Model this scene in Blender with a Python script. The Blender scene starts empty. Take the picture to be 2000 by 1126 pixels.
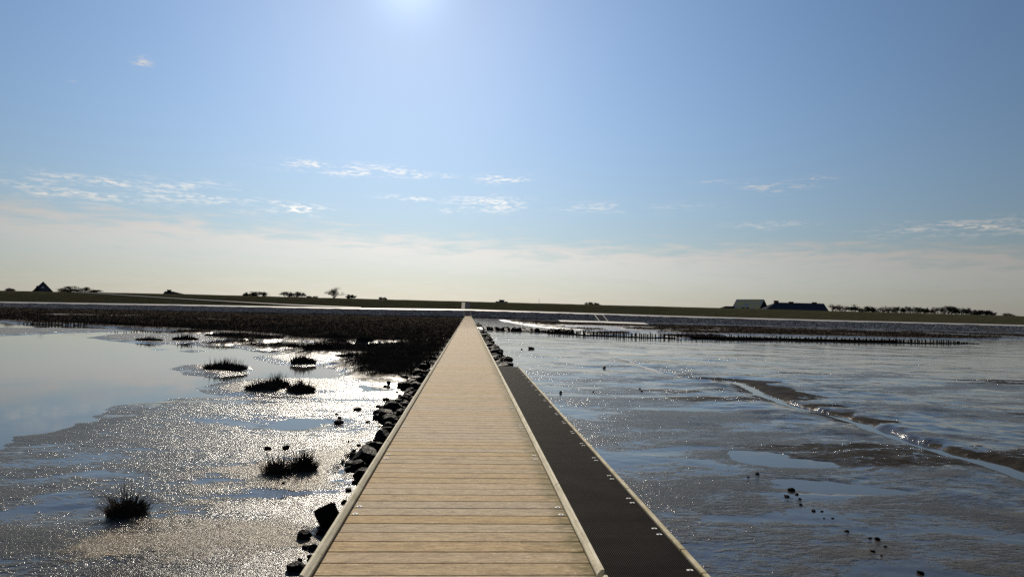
import bpy, bmesh, math, random
import numpy as np
from mathutils import Matrix, Vector

# ------------------------------------------------------------------ camera, sky, sun, exposure
SC = bpy.context.scene
COL = SC.collection
R = math.radians
FPX, CXP, CYP = 1333.0, 1000.0, 563.0          # focal length and centre in photo pixels
DECK, EYE = 0.75, 2.40                          # water level is z = 0
YAW, PITCH, ROLL = R(3.604), R(1.972), 0.0227

cam_d = bpy.data.cameras.new('camera')
cam = bpy.data.objects.new('camera', cam_d)
COL.objects.link(cam)
CM = Matrix.Rotation(-YAW, 4, 'Z') @ Matrix.Rotation(math.pi / 2 + PITCH, 4, 'X') @ Matrix.Rotation(ROLL, 4, 'Z')
cam.matrix_world = Matrix.Translation((0, 0, EYE)) @ CM
cam_d.sensor_width = 36.0
cam_d.lens = 36.0 * FPX / 2000.0
cam_d.clip_start, cam_d.clip_end = 0.1, 20000
SC.camera = cam
CR = CM.to_3x3()


def ray(px, py):
    return (CR @ Vector(((px - CXP) / FPX, (CYP - py) / FPX, -1.0))).normalized()


def on_z(px, py, z=0.0):
    """point of the level z seen at a photo pixel"""
    d = ray(px, py)
    t = (z - EYE) / d.z
    return Vector((d.x * t, d.y * t, z))


def on_y(px, py, y):
    """point of the upright plane at distance y seen at a photo pixel"""
    d = ray(px, py)
    t = y / d.y
    return Vector((d.x * t, y, EYE + d.z * t))


def az_el(px, py):
    d = ray(px, py)
    return math.atan2(d.x, d.y), math.asin(d.z)


SUN_AZ, SUN_EL = az_el(798, -45)
SUN_DIR = Vector((math.sin(SUN_AZ) * math.cos(SUN_EL), math.cos(SUN_AZ) * math.cos(SUN_EL), math.sin(SUN_EL)))

SC.render.engine = 'CYCLES'
SC.view_settings.view_transform = 'Standard'
SC.view_settings.look = 'None'
SC.view_settings.gamma = 1.0
SC.view_settings.use_curve_mapping = False
SC.view_settings.exposure = 0.5
SC.cycles.use_denoising = False
SC.cycles.max_bounces = 6
SC.cycles.sample_clamp_indirect = 6.0
SC.cycles.sample_clamp_direct = 24.0


class NT:
    """small helper for node trees"""
    def __init__(self, tree):
        self.t = tree
        tree.nodes.clear()

    def n(self, kind, **kw):
        nd = self.t.nodes.new(kind)
        for k, v in kw.items():
            setattr(nd, k, v)
        return nd

    def set(self, sock, v):
        if v is None:
            return
        if hasattr(v, 'is_linked') or hasattr(v, 'links'):
            self.t.links.new(v, sock)
        else:
            sock.default_value = v

    def m(self, op, a, b=None, c=None, clamp=False):
        nd = self.n('ShaderNodeMath', operation=op, use_clamp=clamp)
        self.set(nd.inputs[0], a)
        self.set(nd.inputs[1], b)
        if c is not None:
            self.set(nd.inputs[2], c)
        return nd.outputs[0]

    def rng(self, v, a, b, c=0.0, d=1.0, smooth=True):
        nd = self.n('ShaderNodeMapRange', interpolation_type='SMOOTHSTEP' if smooth else 'LINEAR')
        self.set(nd.inputs[0], v)
        for i, q in enumerate((a, b, c, d)):
            self.set(nd.inputs[1 + i], q)
        return nd.outputs[0]

    def mix(self, f, a, b, blend='MIX'):
        nd = self.n('ShaderNodeMix', data_type='RGBA', blend_type=blend)
        self.set(nd.inputs[0], f)
        for s, v in ((nd.inputs[6], a), (nd.inputs[7], b)):
            if isinstance(v, tuple) and len(v) == 3:
                v = v + (1.0,)
            self.set(s, v)
        return nd.outputs[2]

    def noise(self, vec, scale, detail=3, rough=0.55, dist=0.0, dim='3D'):
        nd = self.n('ShaderNodeTexNoise', noise_dimensions=dim)
        if vec is not None:
            self.t.links.new(vec, nd.inputs['Vector'])
        nd.inputs['Scale'].default_value = scale
        nd.inputs['Detail'].default_value = detail
        nd.inputs['Roughness'].default_value = rough
        nd.inputs['Distortion'].default_value = dist
        return nd.outputs['Fac']

    def mapv(self, vec, scale=(1, 1, 1), loc=(0, 0, 0), rot=(0, 0, 0)):
        nd = self.n('ShaderNodeMapping')
        self.t.links.new(vec, nd.inputs[0])
        nd.inputs['Scale'].default_value = scale
        nd.inputs['Location'].default_value = loc
        nd.inputs['Rotation'].default_value = rot
        return nd.outputs[0]


SKY_ROLL = 0.03


def build_world():
    w = bpy.data.worlds.new('World')
    SC.world = w
    w.use_nodes = True
    k = NT(w.node_tree)
    sky = k.n('ShaderNodeTexSky', sky_type='NISHITA')
    sky.sun_disc = False
    sky.sun_elevation = SUN_EL
    sky.sun_rotation = SUN_AZ
    sky.altitude = 0
    sky.air_density = 1.0
    sky.dust_density = 0.15
    sky.ozone_density = 1.6
    co = k.n('ShaderNodeTexCoord').outputs['Generated']
    sep = k.n('ShaderNodeSeparateXYZ')
    k.t.links.new(co, sep.inputs[0])
    az = k.m('ARCTAN2', sep.outputs[0], sep.outputs[1])
    el = k.m('ARCSINE', sep.outputs[2])
    comb = k.n('ShaderNodeCombineXYZ')
    k.t.links.new(az, comb.inputs[0])
    k.t.links.new(el, comb.inputs[1])
    ae = comb.outputs[0]
    streak = k.noise(k.mapv(ae, (14, 95, 1)), 1.0, 6, 0.62, 0.4)
    wisp = k.noise(k.mapv(ae, (74, 300, 1), (3.1, 0.7, 0)), 1.0, 6, 0.60, 0.5)
    soft = k.noise(k.mapv(ae, (3.0, 16, 1), (7, 2, 0)), 1.0, 4, 0.5)
    # long veil of thin high cloud above the horizon, its upper edge sinking to the right
    pts = [az_el(*p) for p in ((0, 398), (460, 420), (912, 442), (1400, 463), (2000, 503))]
    A = np.array([[1, p[0]] for p in pts])
    c0, c1 = np.linalg.lstsq(A, np.array([p[1] for p in pts]), rcond=None)[0]
    edge = k.m('MULTIPLY_ADD', k.m('SINE', az), float(c1), float(c0))
    edge = k.m('ADD', edge, k.m('MULTIPLY', k.m('SUBTRACT', streak, 0.5), 0.085))
    edge = k.m('ADD', edge, k.m('MULTIPLY', k.m('SUBTRACT', soft, 0.5), 0.030))
    below = k.m('SUBTRACT', edge, el)
    veil = k.rng(below, -0.010, 0.030)
    thick = k.rng(below, 0.02, 0.075, 1.0, 0.30)
    veil = k.m('MULTIPLY', veil, thick)
    veil = k.m('MULTIPLY', veil, k.rng(streak, 0.3, 0.65, 0.60, 1.0))
    # separate wisps: (photo px x, y, half width, half height, strength)
    wisps = [(690, 331, 100, 9, 1.0), (610, 322, 34, 7, .8), (982, 349, 36, 8, 1.0), (815, 344, 18, 4, .6), (878, 344, 18, 4, .5),
             (805, 387, 46, 4, .75), (955, 399, 70, 12, .8), (880, 408, 25, 6, .5), (1070, 397, 16, 4, .6),
             (1528, 366, 38, 7, .85), (1462, 362, 22, 6, .6), (1585, 351, 34, 5, .6), (1405, 355, 32, 3, .5),
             (1900, 444, 105, 11, .8), (278, 121, 12, 7, .7), (146, 163, 9, 4, .5), (60, 350, 26, 5, .8), (213, 359, 28, 8, .9),
             (120, 343, 40, 6, .5), (160, 372, 110, 14, .55), (360, 362, 66, 10, .6), (330, 380, 80, 10, .55), (490, 398, 70, 10, .65),
             (590, 409, 45, 8, .85), (440, 388, 40, 6, .6), (85, 378, 35, 5, .6), (1200, 405, 120, 9, .35), (515, 320, 22, 4, .45),
             (1500, 440, 60, 6, .45)]
    tot = None
    for (x, y, hw, hh, s) in wisps:
        a0, e0 = az_el(x, y)
        da = k.m('MULTIPLY', k.m('SUBTRACT', az, a0), FPX / hw * 0.9)
        # wisps lean with the roll of the lens in the photo, so they lie level here
        de = k.m('MULTIPLY', k.m('SUBTRACT', el, e0), FPX / hh * 0.9)
        d2 = k.m('ADD', k.m('MULTIPLY', da, da), k.m('MULTIPLY', de, de))
        g = k.m('MULTIPLY', k.m('EXPONENT', k.m('MULTIPLY', d2, -1.0)), s)
        tot = g if tot is None else k.m('MAXIMUM', tot, g)      # the strongest wisp wins
    wm = k.m('MULTIPLY', k.m('MULTIPLY', tot, 1.25), k.m('MULTIPLY', k.rng(wisp, 0.40, 0.60), k.rng(streak, 0.40, 0.58)))
    wm = k.m('MULTIPLY', wm, 1.0, clamp=True)
    # small dry haze towards the horizon all round
    hz = k.m('EXPONENT', k.m('MULTIPLY', k.m('MAXIMUM', el, 0.0), -9.0))
    # the bright ring round the sun rolls off softly
    lum0 = k.n('ShaderNodeRGBToBW')
    k.t.links.new(sky.outputs[0], lum0.inputs[0])
    roll = k.m('DIVIDE', 1.0, k.m('MULTIPLY_ADD', lum0.outputs[0], SKY_ROLL, 1.0))
    vm = k.n('ShaderNodeVectorMath', operation='SCALE')
    k.t.links.new(sky.outputs[0], vm.inputs[0])
    k.t.links.new(roll, vm.inputs['Scale'])
    # the sky is brightest round the sun and deepens away from it on every side
    dt = k.n('ShaderNodeVectorMath', operation='DOT_PRODUCT')
    k.t.links.new(co, dt.inputs[0])
    dt.inputs[1].default_value = SUN_DIR
    away = k.m('SUBTRACT', 1.0, dt.outputs['Value'])
    aur = k.m('MULTIPLY_ADD', k.m('EXPONENT', k.m('DIVIDE', away, -0.22)), 0.65, 0.35)
    aur = k.m('ADD', aur, k.m('MULTIPLY', k.m('EXPONENT', k.m('DIVIDE', away, -0.0012)), 0.42))
    vm2 = k.n('ShaderNodeVectorMath', operation='SCALE')
    k.t.links.new(vm.outputs[0], vm2.inputs[0])
    k.t.links.new(aur, vm2.inputs['Scale'])
    vm3 = k.n('ShaderNodeVectorMath', operation='MULTIPLY')
    k.t.links.new(vm2.outputs[0], vm3.inputs[0])
    vm3.inputs[1].default_value = (0.91, 1.0, 1.09)
    skyc = vm3.outputs[0]
    lum = k.n('ShaderNodeRGBToBW')
    k.t.links.new(skyc, lum.inputs[0])

    def lit(col, gain):
        g = k.m('MULTIPLY', lum.outputs[0], gain)
        c = k.n('ShaderNodeCombineColor')
        for i in range(3):
            k.set(c.inputs[i], k.m('MULTIPLY', g, col[i]))
        return c.outputs[0]
    c1_ = k.mix(k.m('MULTIPLY', hz, 0.75), skyc, lit((1.05, 0.99, 0.915), 0.51))
    c2_ = k.mix(k.m('MULTIPLY', veil, 0.92), c1_, lit((1.04, 0.995, 0.945), 1.0))
    c3_ = k.mix(wm, c2_, lit((1.04, 1.0, 0.94), 1.45))
    bg = k.n('ShaderNodeBackground')
    k.t.links.new(c3_, bg.inputs[0])
    bg.inputs[1].default_value = 0.085
    out = k.n('ShaderNodeOutputWorld')
    k.t.links.new(bg.outputs[0], out.inputs[0])


build_world()

sun_d = bpy.data.lights.new('sun', 'SUN')
sun_d.energy = 3.8
sun_d.angle = R(0.55)
sun_d.color = (1.0, 0.90, 0.75)
sun = bpy.data.objects.new('sun', sun_d)
COL.objects.link(sun)
sun.rotation_euler = SUN_DIR.to_track_quat('Z', 'Y').to_euler()


# ------------------------------------------------------------------ helpers
def tag(o, label=None, cat=None, group=None, kind=None):
    for key, v in (('label', label), ('category', cat), ('group', group), ('kind', kind)):
        if v:
            o[key] = v
    return o


def link(name, me, mat=None, parent=None, loc=None):
    o = bpy.data.objects.new(name, me)
    COL.objects.link(o)
    if mat is not None and me is not None and not me.materials:
        me.materials.append(mat)
    if parent is not None:
        o.parent = parent
    if loc is not None:
        o.location = loc
    return o


def empty(name, loc=(0, 0, 0), rz=0.0):
    o = bpy.data.objects.new(name, None)
    o.empty_display_size = 0.2
    COL.objects.link(o)
    o.location = loc
    o.rotation_euler = (0, 0, rz)
    return o


def mesh_np(name, verts, faces, smooth=False):
    me = bpy.data.meshes.new(name)
    me.from_pydata([tuple(map(float, v)) for v in verts], [], [tuple(map(int, f)) for f in faces])
    if smooth:
        me.polygons.foreach_set('use_smooth', [True] * len(me.polygons))
    me.update()
    return me


class MB:
    """collects boxes, tubes and prisms into one mesh"""
    def __init__(self):
        self.v, self.f = [], []

    def add(self, vs, fs):
        b = len(self.v)
        self.v += [tuple(p) for p in vs]
        self.f += [tuple(i + b for i in f) for f in fs]

    def box(self, x0, x1, y0, y1, z0, z1):
        self.add([(x0, y0, z0), (x1, y0, z0), (x1, y1, z0), (x0, y1, z0), (x0, y0, z1), (x1, y0, z1), (x1, y1, z1), (x0, y1, z1)],
                 [(0, 3, 2, 1), (4, 5, 6, 7), (0, 1, 5, 4), (1, 2, 6, 5), (2, 3, 7, 6), (3, 0, 4, 7)])

    def tube(self, a, b, r0, r1, n=6, cap=True):
        a, b = Vector(a), Vector(b)
        d = (b - a).normalized()
        u = d.orthogonal().normalized()
        w = d.cross(u)
        vs = []
        for p, r in ((a, r0), (b, r1)):
            for i in range(n):
                t = 2 * math.pi * i / n
                vs.append(p + u * (math.cos(t) * r) + w * (math.sin(t) * r))
        fs = [(i, (i + 1) % n, n + (i + 1) % n, n + i) for i in range(n)]
        if cap:
            fs += [tuple(range(n - 1, -1, -1)), tuple(range(n, 2 * n))]
        self.add(vs, fs)

    def prism(self, prof, axis, a, b):
        """profile (two coordinates) swept along an axis from a to b"""
        n = len(prof)
        vs = []
        for t in (a, b):
            for (p, q) in prof:
                vs.append({'x': (t, p, q), 'y': (p, t, q)}[axis])
        fs = [(i, (i + 1) % n, n + (i + 1) % n, n + i) for i in range(n)]
        fs += [tuple(range(n - 1, -1, -1)), tuple(range(n, 2 * n))]
        self.add(vs, fs)

    def mesh(self, name, smooth=False):
        me = mesh_np(name, self.v, self.f, smooth)
        bm = bmesh.new()
        bm.from_mesh(me)
        bmesh.ops.recalc_face_normals(bm, faces=bm.faces)
        bm.to_mesh(me)
        bm.free()
        return me

    def build(self, name, mat, parent=None, smooth=False):
        return link(name, self.mesh(name, smooth), mat, parent)


def bevel_mesh(me, w, seg=1):
    bm = bmesh.new()
    bm.from_mesh(me)
    bmesh.ops.bevel(bm, geom=list(bm.edges), offset=w, segments=seg, affect='EDGES', profile=0.5)
    bm.to_mesh(me)
    bm.free()
    return me


# vectorised value noise
def _hash(ix, iy, s):
    n = (ix.astype(np.int64) * 374761393 + iy.astype(np.int64) * 668265263 + s * 1442695041) & 0x7fffffff
    n = ((n ^ (n >> 13)) * 1274126177) & 0x7fffffff
    n = (n ^ (n >> 16)) & 0xffff
    return n / 65535.0


def vnoise(x, y, s=0):
    ix, iy = np.floor(x), np.floor(y)
    fx, fy = x - ix, y - iy
    fx, fy = fx * fx * (3 - 2 * fx), fy * fy * (3 - 2 * fy)
    a, b = _hash(ix, iy, s), _hash(ix + 1, iy, s)
    c, d = _hash(ix, iy + 1, s), _hash(ix + 1, iy + 1, s)
    return (a * (1 - fx) + b * fx) * (1 - fy) + (c * (1 - fx) + d * fx) * fy


def fbm(x, y, oct=4, s=0, g=0.5):
    t, a, w = 0.0, 1.0, 0.0
    for i in range(oct):
        t = t + a * vnoise(x * 2 ** i + 17.3 * i, y * 2 ** i - 9.1 * i, s + i)
        w += a
        a *= g
    return t / w - 0.5


def sstep(v, a, b):
    t = np.clip((v - a) / (b - a), 0, 1)
    return t * t * (3 - 2 * t)


def poly_sd(x, y, poly):
    """signed distance to a polygon, positive inside"""
    d = np.full(x.shape, 1e18)
    ins = np.zeros(x.shape, bool)
    n = len(poly)
    for i in range(n):
        ax, ay = poly[i]
        bx, by = poly[(i + 1) % n]
        ex, ey = bx - ax, by - ay
        t = np.clip(((x - ax) * ex + (y - ay) * ey) / (ex * ex + ey * ey + 1e-12), 0, 1)
        d = np.minimum(d, (x - ax - t * ex) ** 2 + (y - ay - t * ey) ** 2)
        cond = (ay > y) != (by > y)
        xi = (bx - ax) * (y - ay) / ((by - ay) if by != ay else 1e-12) + ax
        ins ^= cond & (x < xi)
    d = np.sqrt(d)
    return np.where(ins, d, -d)


def line_d(x, y, pts):
    """distance to a polyline and the position along it (0..1)"""
    best = np.full(x.shape, 1e18)
    par = np.zeros(x.shape)
    side = np.zeros(x.shape)
    n = len(pts) - 1
    for i in range(n):
        ax, ay = pts[i]
        bx, by = pts[i + 1]
        ex, ey = bx - ax, by - ay
        t = np.clip(((x - ax) * ex + (y - ay) * ey) / (ex * ex + ey * ey), 0, 1)
        dd = (x - ax - t * ex) ** 2 + (y - ay - t * ey) ** 2
        m = dd < best
        best = np.where(m, dd, best)
        par = np.where(m, (i + t) / n, par)
        side = np.where(m, np.sign(ex * (y - ay) - ey * (x - ax)), side)
    return np.sqrt(best), par, side


def gpoly(pts, z=0.0):
    return [tuple(on_z(px, py, z)[:2]) for px, py in pts]


# ------------------------------------------------------------------ materials
def mat_new(name):
    m = bpy.data.materials.new(name)
    m.use_nodes = True
    k = NT(m.node_tree)
    out = k.n('ShaderNodeOutputMaterial')
    b = k.n('ShaderNodeBsdfPrincipled')
    k.t.links.new(b.outputs[0], out.inputs[0])
    return m, k, b


def bump(k, b, height, dist, strength=1.0):
    nd = k.n('ShaderNodeBump')
    nd.inputs['Strength'].default_value = strength
    nd.inputs['Distance'].default_value = dist
    k.t.links.new(height, nd.inputs['Height'])
    k.t.links.new(nd.outputs[0], b.inputs['Normal'])
    return nd


def pos(k):
    return k.n('ShaderNodeNewGeometry').outputs['Position']


def obj_co(k):
    return k.n('ShaderNodeTexCoord').outputs['Object']


def simple_mat(name, col, rough=0.8, var=0.25, scale=6.0, bump_d=0.0, spec=0.0, col2=None):
    m, k, b = mat_new(name)
    p = pos(k)
    nz = k.noise(p, scale, 4, 0.6)
    c2 = col2 or tuple(c * (1 - var) for c in col)
    c1 = tuple(min(1, c * (1 + var)) for c in col)
    k.set(b.inputs['Base Color'], k.mix(k.rng(nz, 0.3, 0.7), c2, c1))
    b.inputs['Roughness'].default_value = rough
    b.inputs['Specular IOR Level'].default_value = spec
    if bump_d:
        bump(k, b, k.noise(p, scale * 2.2, 4, 0.6), bump_d)
    return m


def make_mats():
    M = {}
    # wet mud and marsh soil, told apart by a vertex attribute
    m, k, b = mat_new('wet_mud')
    p = pos(k)
    at = k.n('ShaderNodeAttribute', attribute_name='marsh').outputs['Fac']
    dry = k.n('ShaderNodeAttribute', attribute_name='dry').outputs['Fac']
    mat_ = k.n('ShaderNodeAttribute', attribute_name='matte').outputs['Fac']
    # streaky patches of smooth silt film among crumbly mud
    big = k.noise(k.mapv(p, (0.22, 0.50, 1.0), rot=(0, 0, 0.10)), 1.0, 5, 0.62, 0.6)
    mid = k.noise(k.mapv(p, (0.9, 2.2, 1.0), rot=(0, 0, -0.08)), 1.0, 5, 0.66, 0.4)
    fine = k.noise(k.mapv(p, (1.0, 1.6, 1.0)), 7.0, 4, 0.65)
    grain = k.noise(p, 30, 3, 0.65)
    crumb = k.noise(p, 62, 3, 0.65)
    lump = k.noise(p, 9, 4, 0.62)
    pat = k.m('ADD', k.m('MULTIPLY', big, 0.50), k.m('ADD', k.m('MULTIPLY', mid, 0.32), k.m('MULTIPLY', fine, 0.18)))
    sxyz = k.n('ShaderNodeSeparateXYZ')
    k.t.links.new(p, sxyz.inputs[0])
    wetter = k.m('MULTIPLY', k.rng(sxyz.outputs[1], 14, 42), k.rng(sxyz.outputs[0], 0.0, 2.0))      # the outer flat lies lower and wetter
    pat = k.m('MULTIPLY_ADD', wetter, -0.075, pat)
    pat = k.m('ADD', pat, k.m('MULTIPLY_ADD', k.rng(sxyz.outputs[1], 16, 9), 0.012, k.rng(sxyz.outputs[0], 0.0, -1.0, 0.0, 0.016)))
    brk = k.m('ADD', k.m('MULTIPLY', k.m('SUBTRACT', fine, 0.5), 1.3), k.m('MULTIPLY', k.m('SUBTRACT', mid, 0.5), 1.3))
    mat_ = k.rng(k.m('ADD', mat_, k.m('MULTIPLY', brk, k.rng(mat_, 0.0, 0.15))), 0.30, 0.70)
    dry = k.rng(k.m('ADD', dry, k.m('MULTIPLY', brk, k.rng(dry, 0.0, 0.15))), 0.25, 0.85)
    film = k.rng(k.m('ADD', pat, k.m('MULTIPLY', k.m('ADD', dry, mat_), 0.2)), 0.47, 0.545)   # 0 = smooth film, 1 = crumbly
    mudc = k.mix(k.rng(mid, 0.35, 0.7), (0.038, 0.034, 0.029), (0.072, 0.062, 0.048))
    mudc = k.mix(dry, mudc, k.mix(k.rng(fine, 0.3, 0.7), (0.16, 0.125, 0.080), (0.26, 0.205, 0.135)))
    mudc = k.mix(mat_, mudc, k.mix(k.rng(fine, 0.3, 0.7), (0.016, 0.014, 0.011), (0.038, 0.031, 0.023)))
    mudc = k.mix(k.rng(grain, 0.45, 0.7, 0, 0.6), mudc, (0.018, 0.016, 0.014))
    marc = k.mix(k.rng(lump, 0.35, 0.7), (0.034, 0.028, 0.022), (0.075, 0.057, 0.042))
    k.set(b.inputs['Base Color'], k.mix(at, mudc, marc))
    rough_more = k.m('ADD', k.m('MULTIPLY', dry, 0.04), k.m('MULTIPLY', mat_, 0.35))
    rgh = k.m('ADD', k.m('MULTIPLY_ADD', film, 0.12, 0.09), rough_more)
    k.set(b.inputs['Roughness'], k.m('MULTIPLY_ADD', at, 0.65, rgh, clamp=True))
    sp = k.m('MULTIPLY_ADD', film, -0.56, 0.62)
    sp = k.m('MULTIPLY', sp, k.m('SUBTRACT', 1.0, k.m('MULTIPLY', dry, 0.25)))
    sp = k.m('MULTIPLY', sp, k.m('SUBTRACT', 1.0, k.m('MULTIPLY', mat_, 0.85)))
    k.set(b.inputs['Specular IOR Level'], k.m('MULTIPLY', k.m('SUBTRACT', 1.0, at), sp))
    h = k.m('ADD', k.m('MULTIPLY', grain, 0.0085), k.m('MULTIPLY', crumb, 0.0048))
    h = k.m('ADD', h, k.m('MULTIPLY', fine, 0.006))
    h = k.m('MULTIPLY', h, k.m('MULTIPLY_ADD', dry, 0.6, k.rng(sxyz.outputs[0], 1.0, -1.0, 0.85, 1.15)))
    h = k.m('MULTIPLY', h, k.m('MULTIPLY_ADD', film, 0.95, 0.05))
    bump(k, b, h, 1.0)
    M['mud'] = m

    m, k, b = mat_new('still_water')
    p = pos(k)
    b.inputs['Base Color'].default_value = (0.055, 0.052, 0.046, 1)
    b.inputs['Roughness'].default_value = 0.015
    b.inputs['IOR'].default_value = 1.42
    r1 = k.noise(k.mapv(p, (0.6, 1.6, 1)), 5.0, 3, 0.5)
    r2 = k.noise(p, 0.5, 2, 0.5)
    bump(k, b, k.m('MULTIPLY', r1, k.rng(r2, 0.3, 0.75, 0.1, 1.0)), 0.0014, 1.0)
    M['water'] = m

    # weathered deck boards: one tone for each board row, grain along the board
    m, k, b = mat_new('weathered_plank')
    p = pos(k)
    sep = k.n('ShaderNodeSeparateXYZ')
    k.t.links.new(p, sep.inputs[0])
    row = k.m('FLOOR', k.m('DIVIDE', k.m('SUBTRACT', sep.outputs[1], PLANK_Y0), PITCH_Y))
    wn = k.n('ShaderNodeTexWhiteNoise', noise_dimensions='1D')
    k.set(wn.inputs['W'], row)
    comb = k.n('ShaderNodeCombineXYZ')
    k.set(comb.inputs[0], k.m('MULTIPLY', sep.outputs[0], 5.0))
    k.set(comb.inputs[1], k.m('MULTIPLY', sep.outputs[1], 30.0))
    k.set(comb.inputs[2], k.m('MULTIPLY', row, 3.7))
    gr = k.noise(comb.outputs[0], 1.6, 5, 0.65, 0.6)
    comb2 = k.n('ShaderNodeCombineXYZ')
    k.set(comb2.inputs[0], k.m('MULTIPLY', sep.outputs[0], 4.2))
    k.set(comb2.inputs[1], k.m('MULTIPLY', sep.outputs[1], 9.0))
    k.set(comb2.inputs[2], k.m('MULTIPLY', row, 1.9))
    pt = k.noise(comb2.outputs[0], 1.7, 4, 0.62)
    c = k.mix(k.rng(gr, 0.32, 0.68), (0.29, 0.20, 0.100), (0.60, 0.45, 0.25))
    c = k.mix(k.rng(pt, 0.55, 0.80, 0, 0.75), c, (0.18, 0.115, 0.055))
    c = k.mix(k.rng(pt, 0.46, 0.25, 0, 0.5), c, (0.58, 0.46, 0.30))
    c = k.mix(k.m('MULTIPLY', wn.outputs[0], 0.7), c, k.mix(0.5, c, (0.26, 0.165, 0.085)))
    hsv = k.n('ShaderNodeHueSaturation')
    k.t.links.new(c, hsv.inputs['Color'])
    k.set(hsv.inputs['Value'], k.m('MULTIPLY_ADD', wn.outputs[0], 0.26, 0.84))
    wn2 = k.n('ShaderNodeTexWhiteNoise', noise_dimensions='1D')
    k.set(wn2.inputs['W'], k.m('ADD', row, 77.3))
    k.set(hsv.inputs['Saturation'], k.m('MULTIPLY_ADD', wn2.outputs[0], 0.35, 0.78))
    c = hsv.outputs[0]
    stn = k.noise(p, 3.2, 5, 0.65, 0.6)
    c = k.mix(k.rng(stn, 0.56, 0.72, 0, 0.6), c, (0.16, 0.112, 0.064))
    sc = k.noise(k.mapv(p, (30, 70, 1)), 1.0, 4, 0.7)
    c = k.mix(k.rng(sc, 0.50, 0.72, 0, 0.55), c, (0.15, 0.10, 0.052))
    c = k.mix(k.rng(sc, 0.46, 0.28, 0, 0.35), c, (0.66, 0.54, 0.36))
    fl = k.noise(p, 38, 2, 0.5)
    c = k.mix(k.rng(fl, 0.66, 0.76, 0, 0.7), c, (0.75, 0.66, 0.50))
    # green algae film along the damp right side
    alg = k.m('MULTIPLY', k.rng(k.m('ADD', sep.outputs[0], k.m('MULTIPLY', k.noise(p, 7, 3, 0.6), 0.26)), 0.79, 0.95), k.rng(pt, 0.3, 0.6, 0.3, 1.0))
    c = k.mix(k.m('MULTIPLY', alg, 0.75), c, (0.085, 0.080, 0.020))
    k.set(b.inputs['Base Color'], c)
    b.inputs['Roughness'].default_value = 0.85
    b.inputs['Specular IOR Level'].default_value = 0.12
    bump(k, b, k.m('ADD', gr, k.m('MULTIPLY', pt, 0.5)), 0.003)
    M['plank'] = m

    m, k, b = mat_new('weathered_kerb_timber')
    p = pos(k)
    gr = k.noise(k.mapv(p, (60, 3.0, 60)), 1.0, 4, 0.6)
    pt = k.noise(k.mapv(p, (6, 3, 6)), 1.0, 4, 0.6)
    sp = k.noise(p, 55, 3, 0.6)
    c = k.mix(k.rng(gr, 0.3, 0.7), (0.54, 0.48, 0.34), (0.78, 0.72, 0.54))
    c = k.mix(k.rng(pt, 0.5, 0.75, 0, 0.5), c, (0.23, 0.20, 0.11))
    c = k.mix(k.rng(sp, 0.58, 0.68, 0, 0.65), c, (0.10, 0.082, 0.055))
    k.set(b.inputs['Base Color'], c)
    b.inputs['Roughness'].default_value = 0.85
    b.inputs['Specular IOR Level'].default_value = 0.15
    bump(k, b, gr, 0.003)
    M['kerb'] = m

    m, k, b = mat_new('mossy_edge_timber')
    p = pos(k)
    pt = k.noise(k.mapv(p, (9, 4, 9)), 1.0, 4, 0.6)
    c = k.mix(k.rng(pt, 0.35, 0.65), (0.56, 0.50, 0.35), (0.36, 0.30, 0.16))
    k.set(b.inputs['Base Color'], c)
    b.inputs['Roughness'].default_value = 0.85
    b.inputs['Specular IOR Level'].default_value = 0.15
    M['edge'] = m

    M['grate'] = simple_mat('black_plastic_grating', (0.016, 0.0135, 0.012), 0.8, 0.35, 3.0, 0, 0.02)
    M['dark_timber'] = simple_mat('dark_wet_timber', (0.045, 0.034, 0.024), 0.6, 0.4, 8, 0.01)
    m, k, b = mat_new('dull_galvanised_steel')
    b.inputs['Base Color'].default_value = (0.78, 0.75, 0.68, 1)
    b.inputs['Metallic'].default_value = 0.0
    b.inputs['Roughness'].default_value = 0.7
    b.inputs['Specular IOR Level'].default_value = 0.25
    M['steel'] = m

    m, k, b = mat_new('wet_dark_rock')
    p = pos(k)
    nz = k.noise(p, 7, 5, 0.62)
    fine = k.noise(p, 34, 4, 0.65)
    up = k.n('ShaderNodeSeparateXYZ')
    k.t.links.new(p, up.inputs[0])
    c = k.mix(k.rng(nz, 0.35, 0.7), (0.0045, 0.0045, 0.0045), (0.013, 0.012, 0.0105))
    c = k.mix(k.rng(fine, 0.55, 0.75, 0, 0.5), c, (0.015, 0.016, 0.008))
    k.set(b.inputs['Base Color'], c)
    k.set(b.inputs['Roughness'], k.rng(fine, 0.3, 0.7, 0.42, 0.85))
    b.inputs['Specular IOR Level'].default_value = 0.03
    bump(k, b, k.m('ADD', nz, k.m('MULTIPLY', fine, 0.35)), 0.05)
    M['rock'] = m

    m, k, b = mat_new('dry_marsh_grass')
    p = pos(k)
    nz = k.noise(p, 0.7, 3, 0.6)
    oi = k.noise(p, 9, 2, 0.5)
    c = k.mix(k.rng(nz, 0.35, 0.68), (0.036, 0.030, 0.025), (0.082, 0.066, 0.052))
    c = k.mix(k.rng(oi, 0.52, 0.8, 0, 0.35), c, (0.15, 0.12, 0.085))
    k.set(b.inputs['Base Color'], c)
    b.inputs['Roughness'].default_value = 0.9
    b.inputs['Specular IOR Level'].default_value = 0.0
    M['grass'] = m

    m, k, b = mat_new('dyke_turf')
    p = pos(k)
    n1 = k.noise(k.mapv(p, (0.25, 0.6, 0.6)), 1.0, 4, 0.6)
    n2 = k.noise(p, 1.6, 5, 0.7)
    c = k.mix(k.rng(n1, 0.3, 0.7), (0.038, 0.039, 0.022), (0.058, 0.057, 0.033))
    c = k.mix(k.rng(n2, 0.4, 0.8, 0, 0.6), c, (0.078, 0.066, 0.042))
    k.set(b.inputs['Base Color'], c)
    b.inputs['Roughness'].default_value = 1.0
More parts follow.
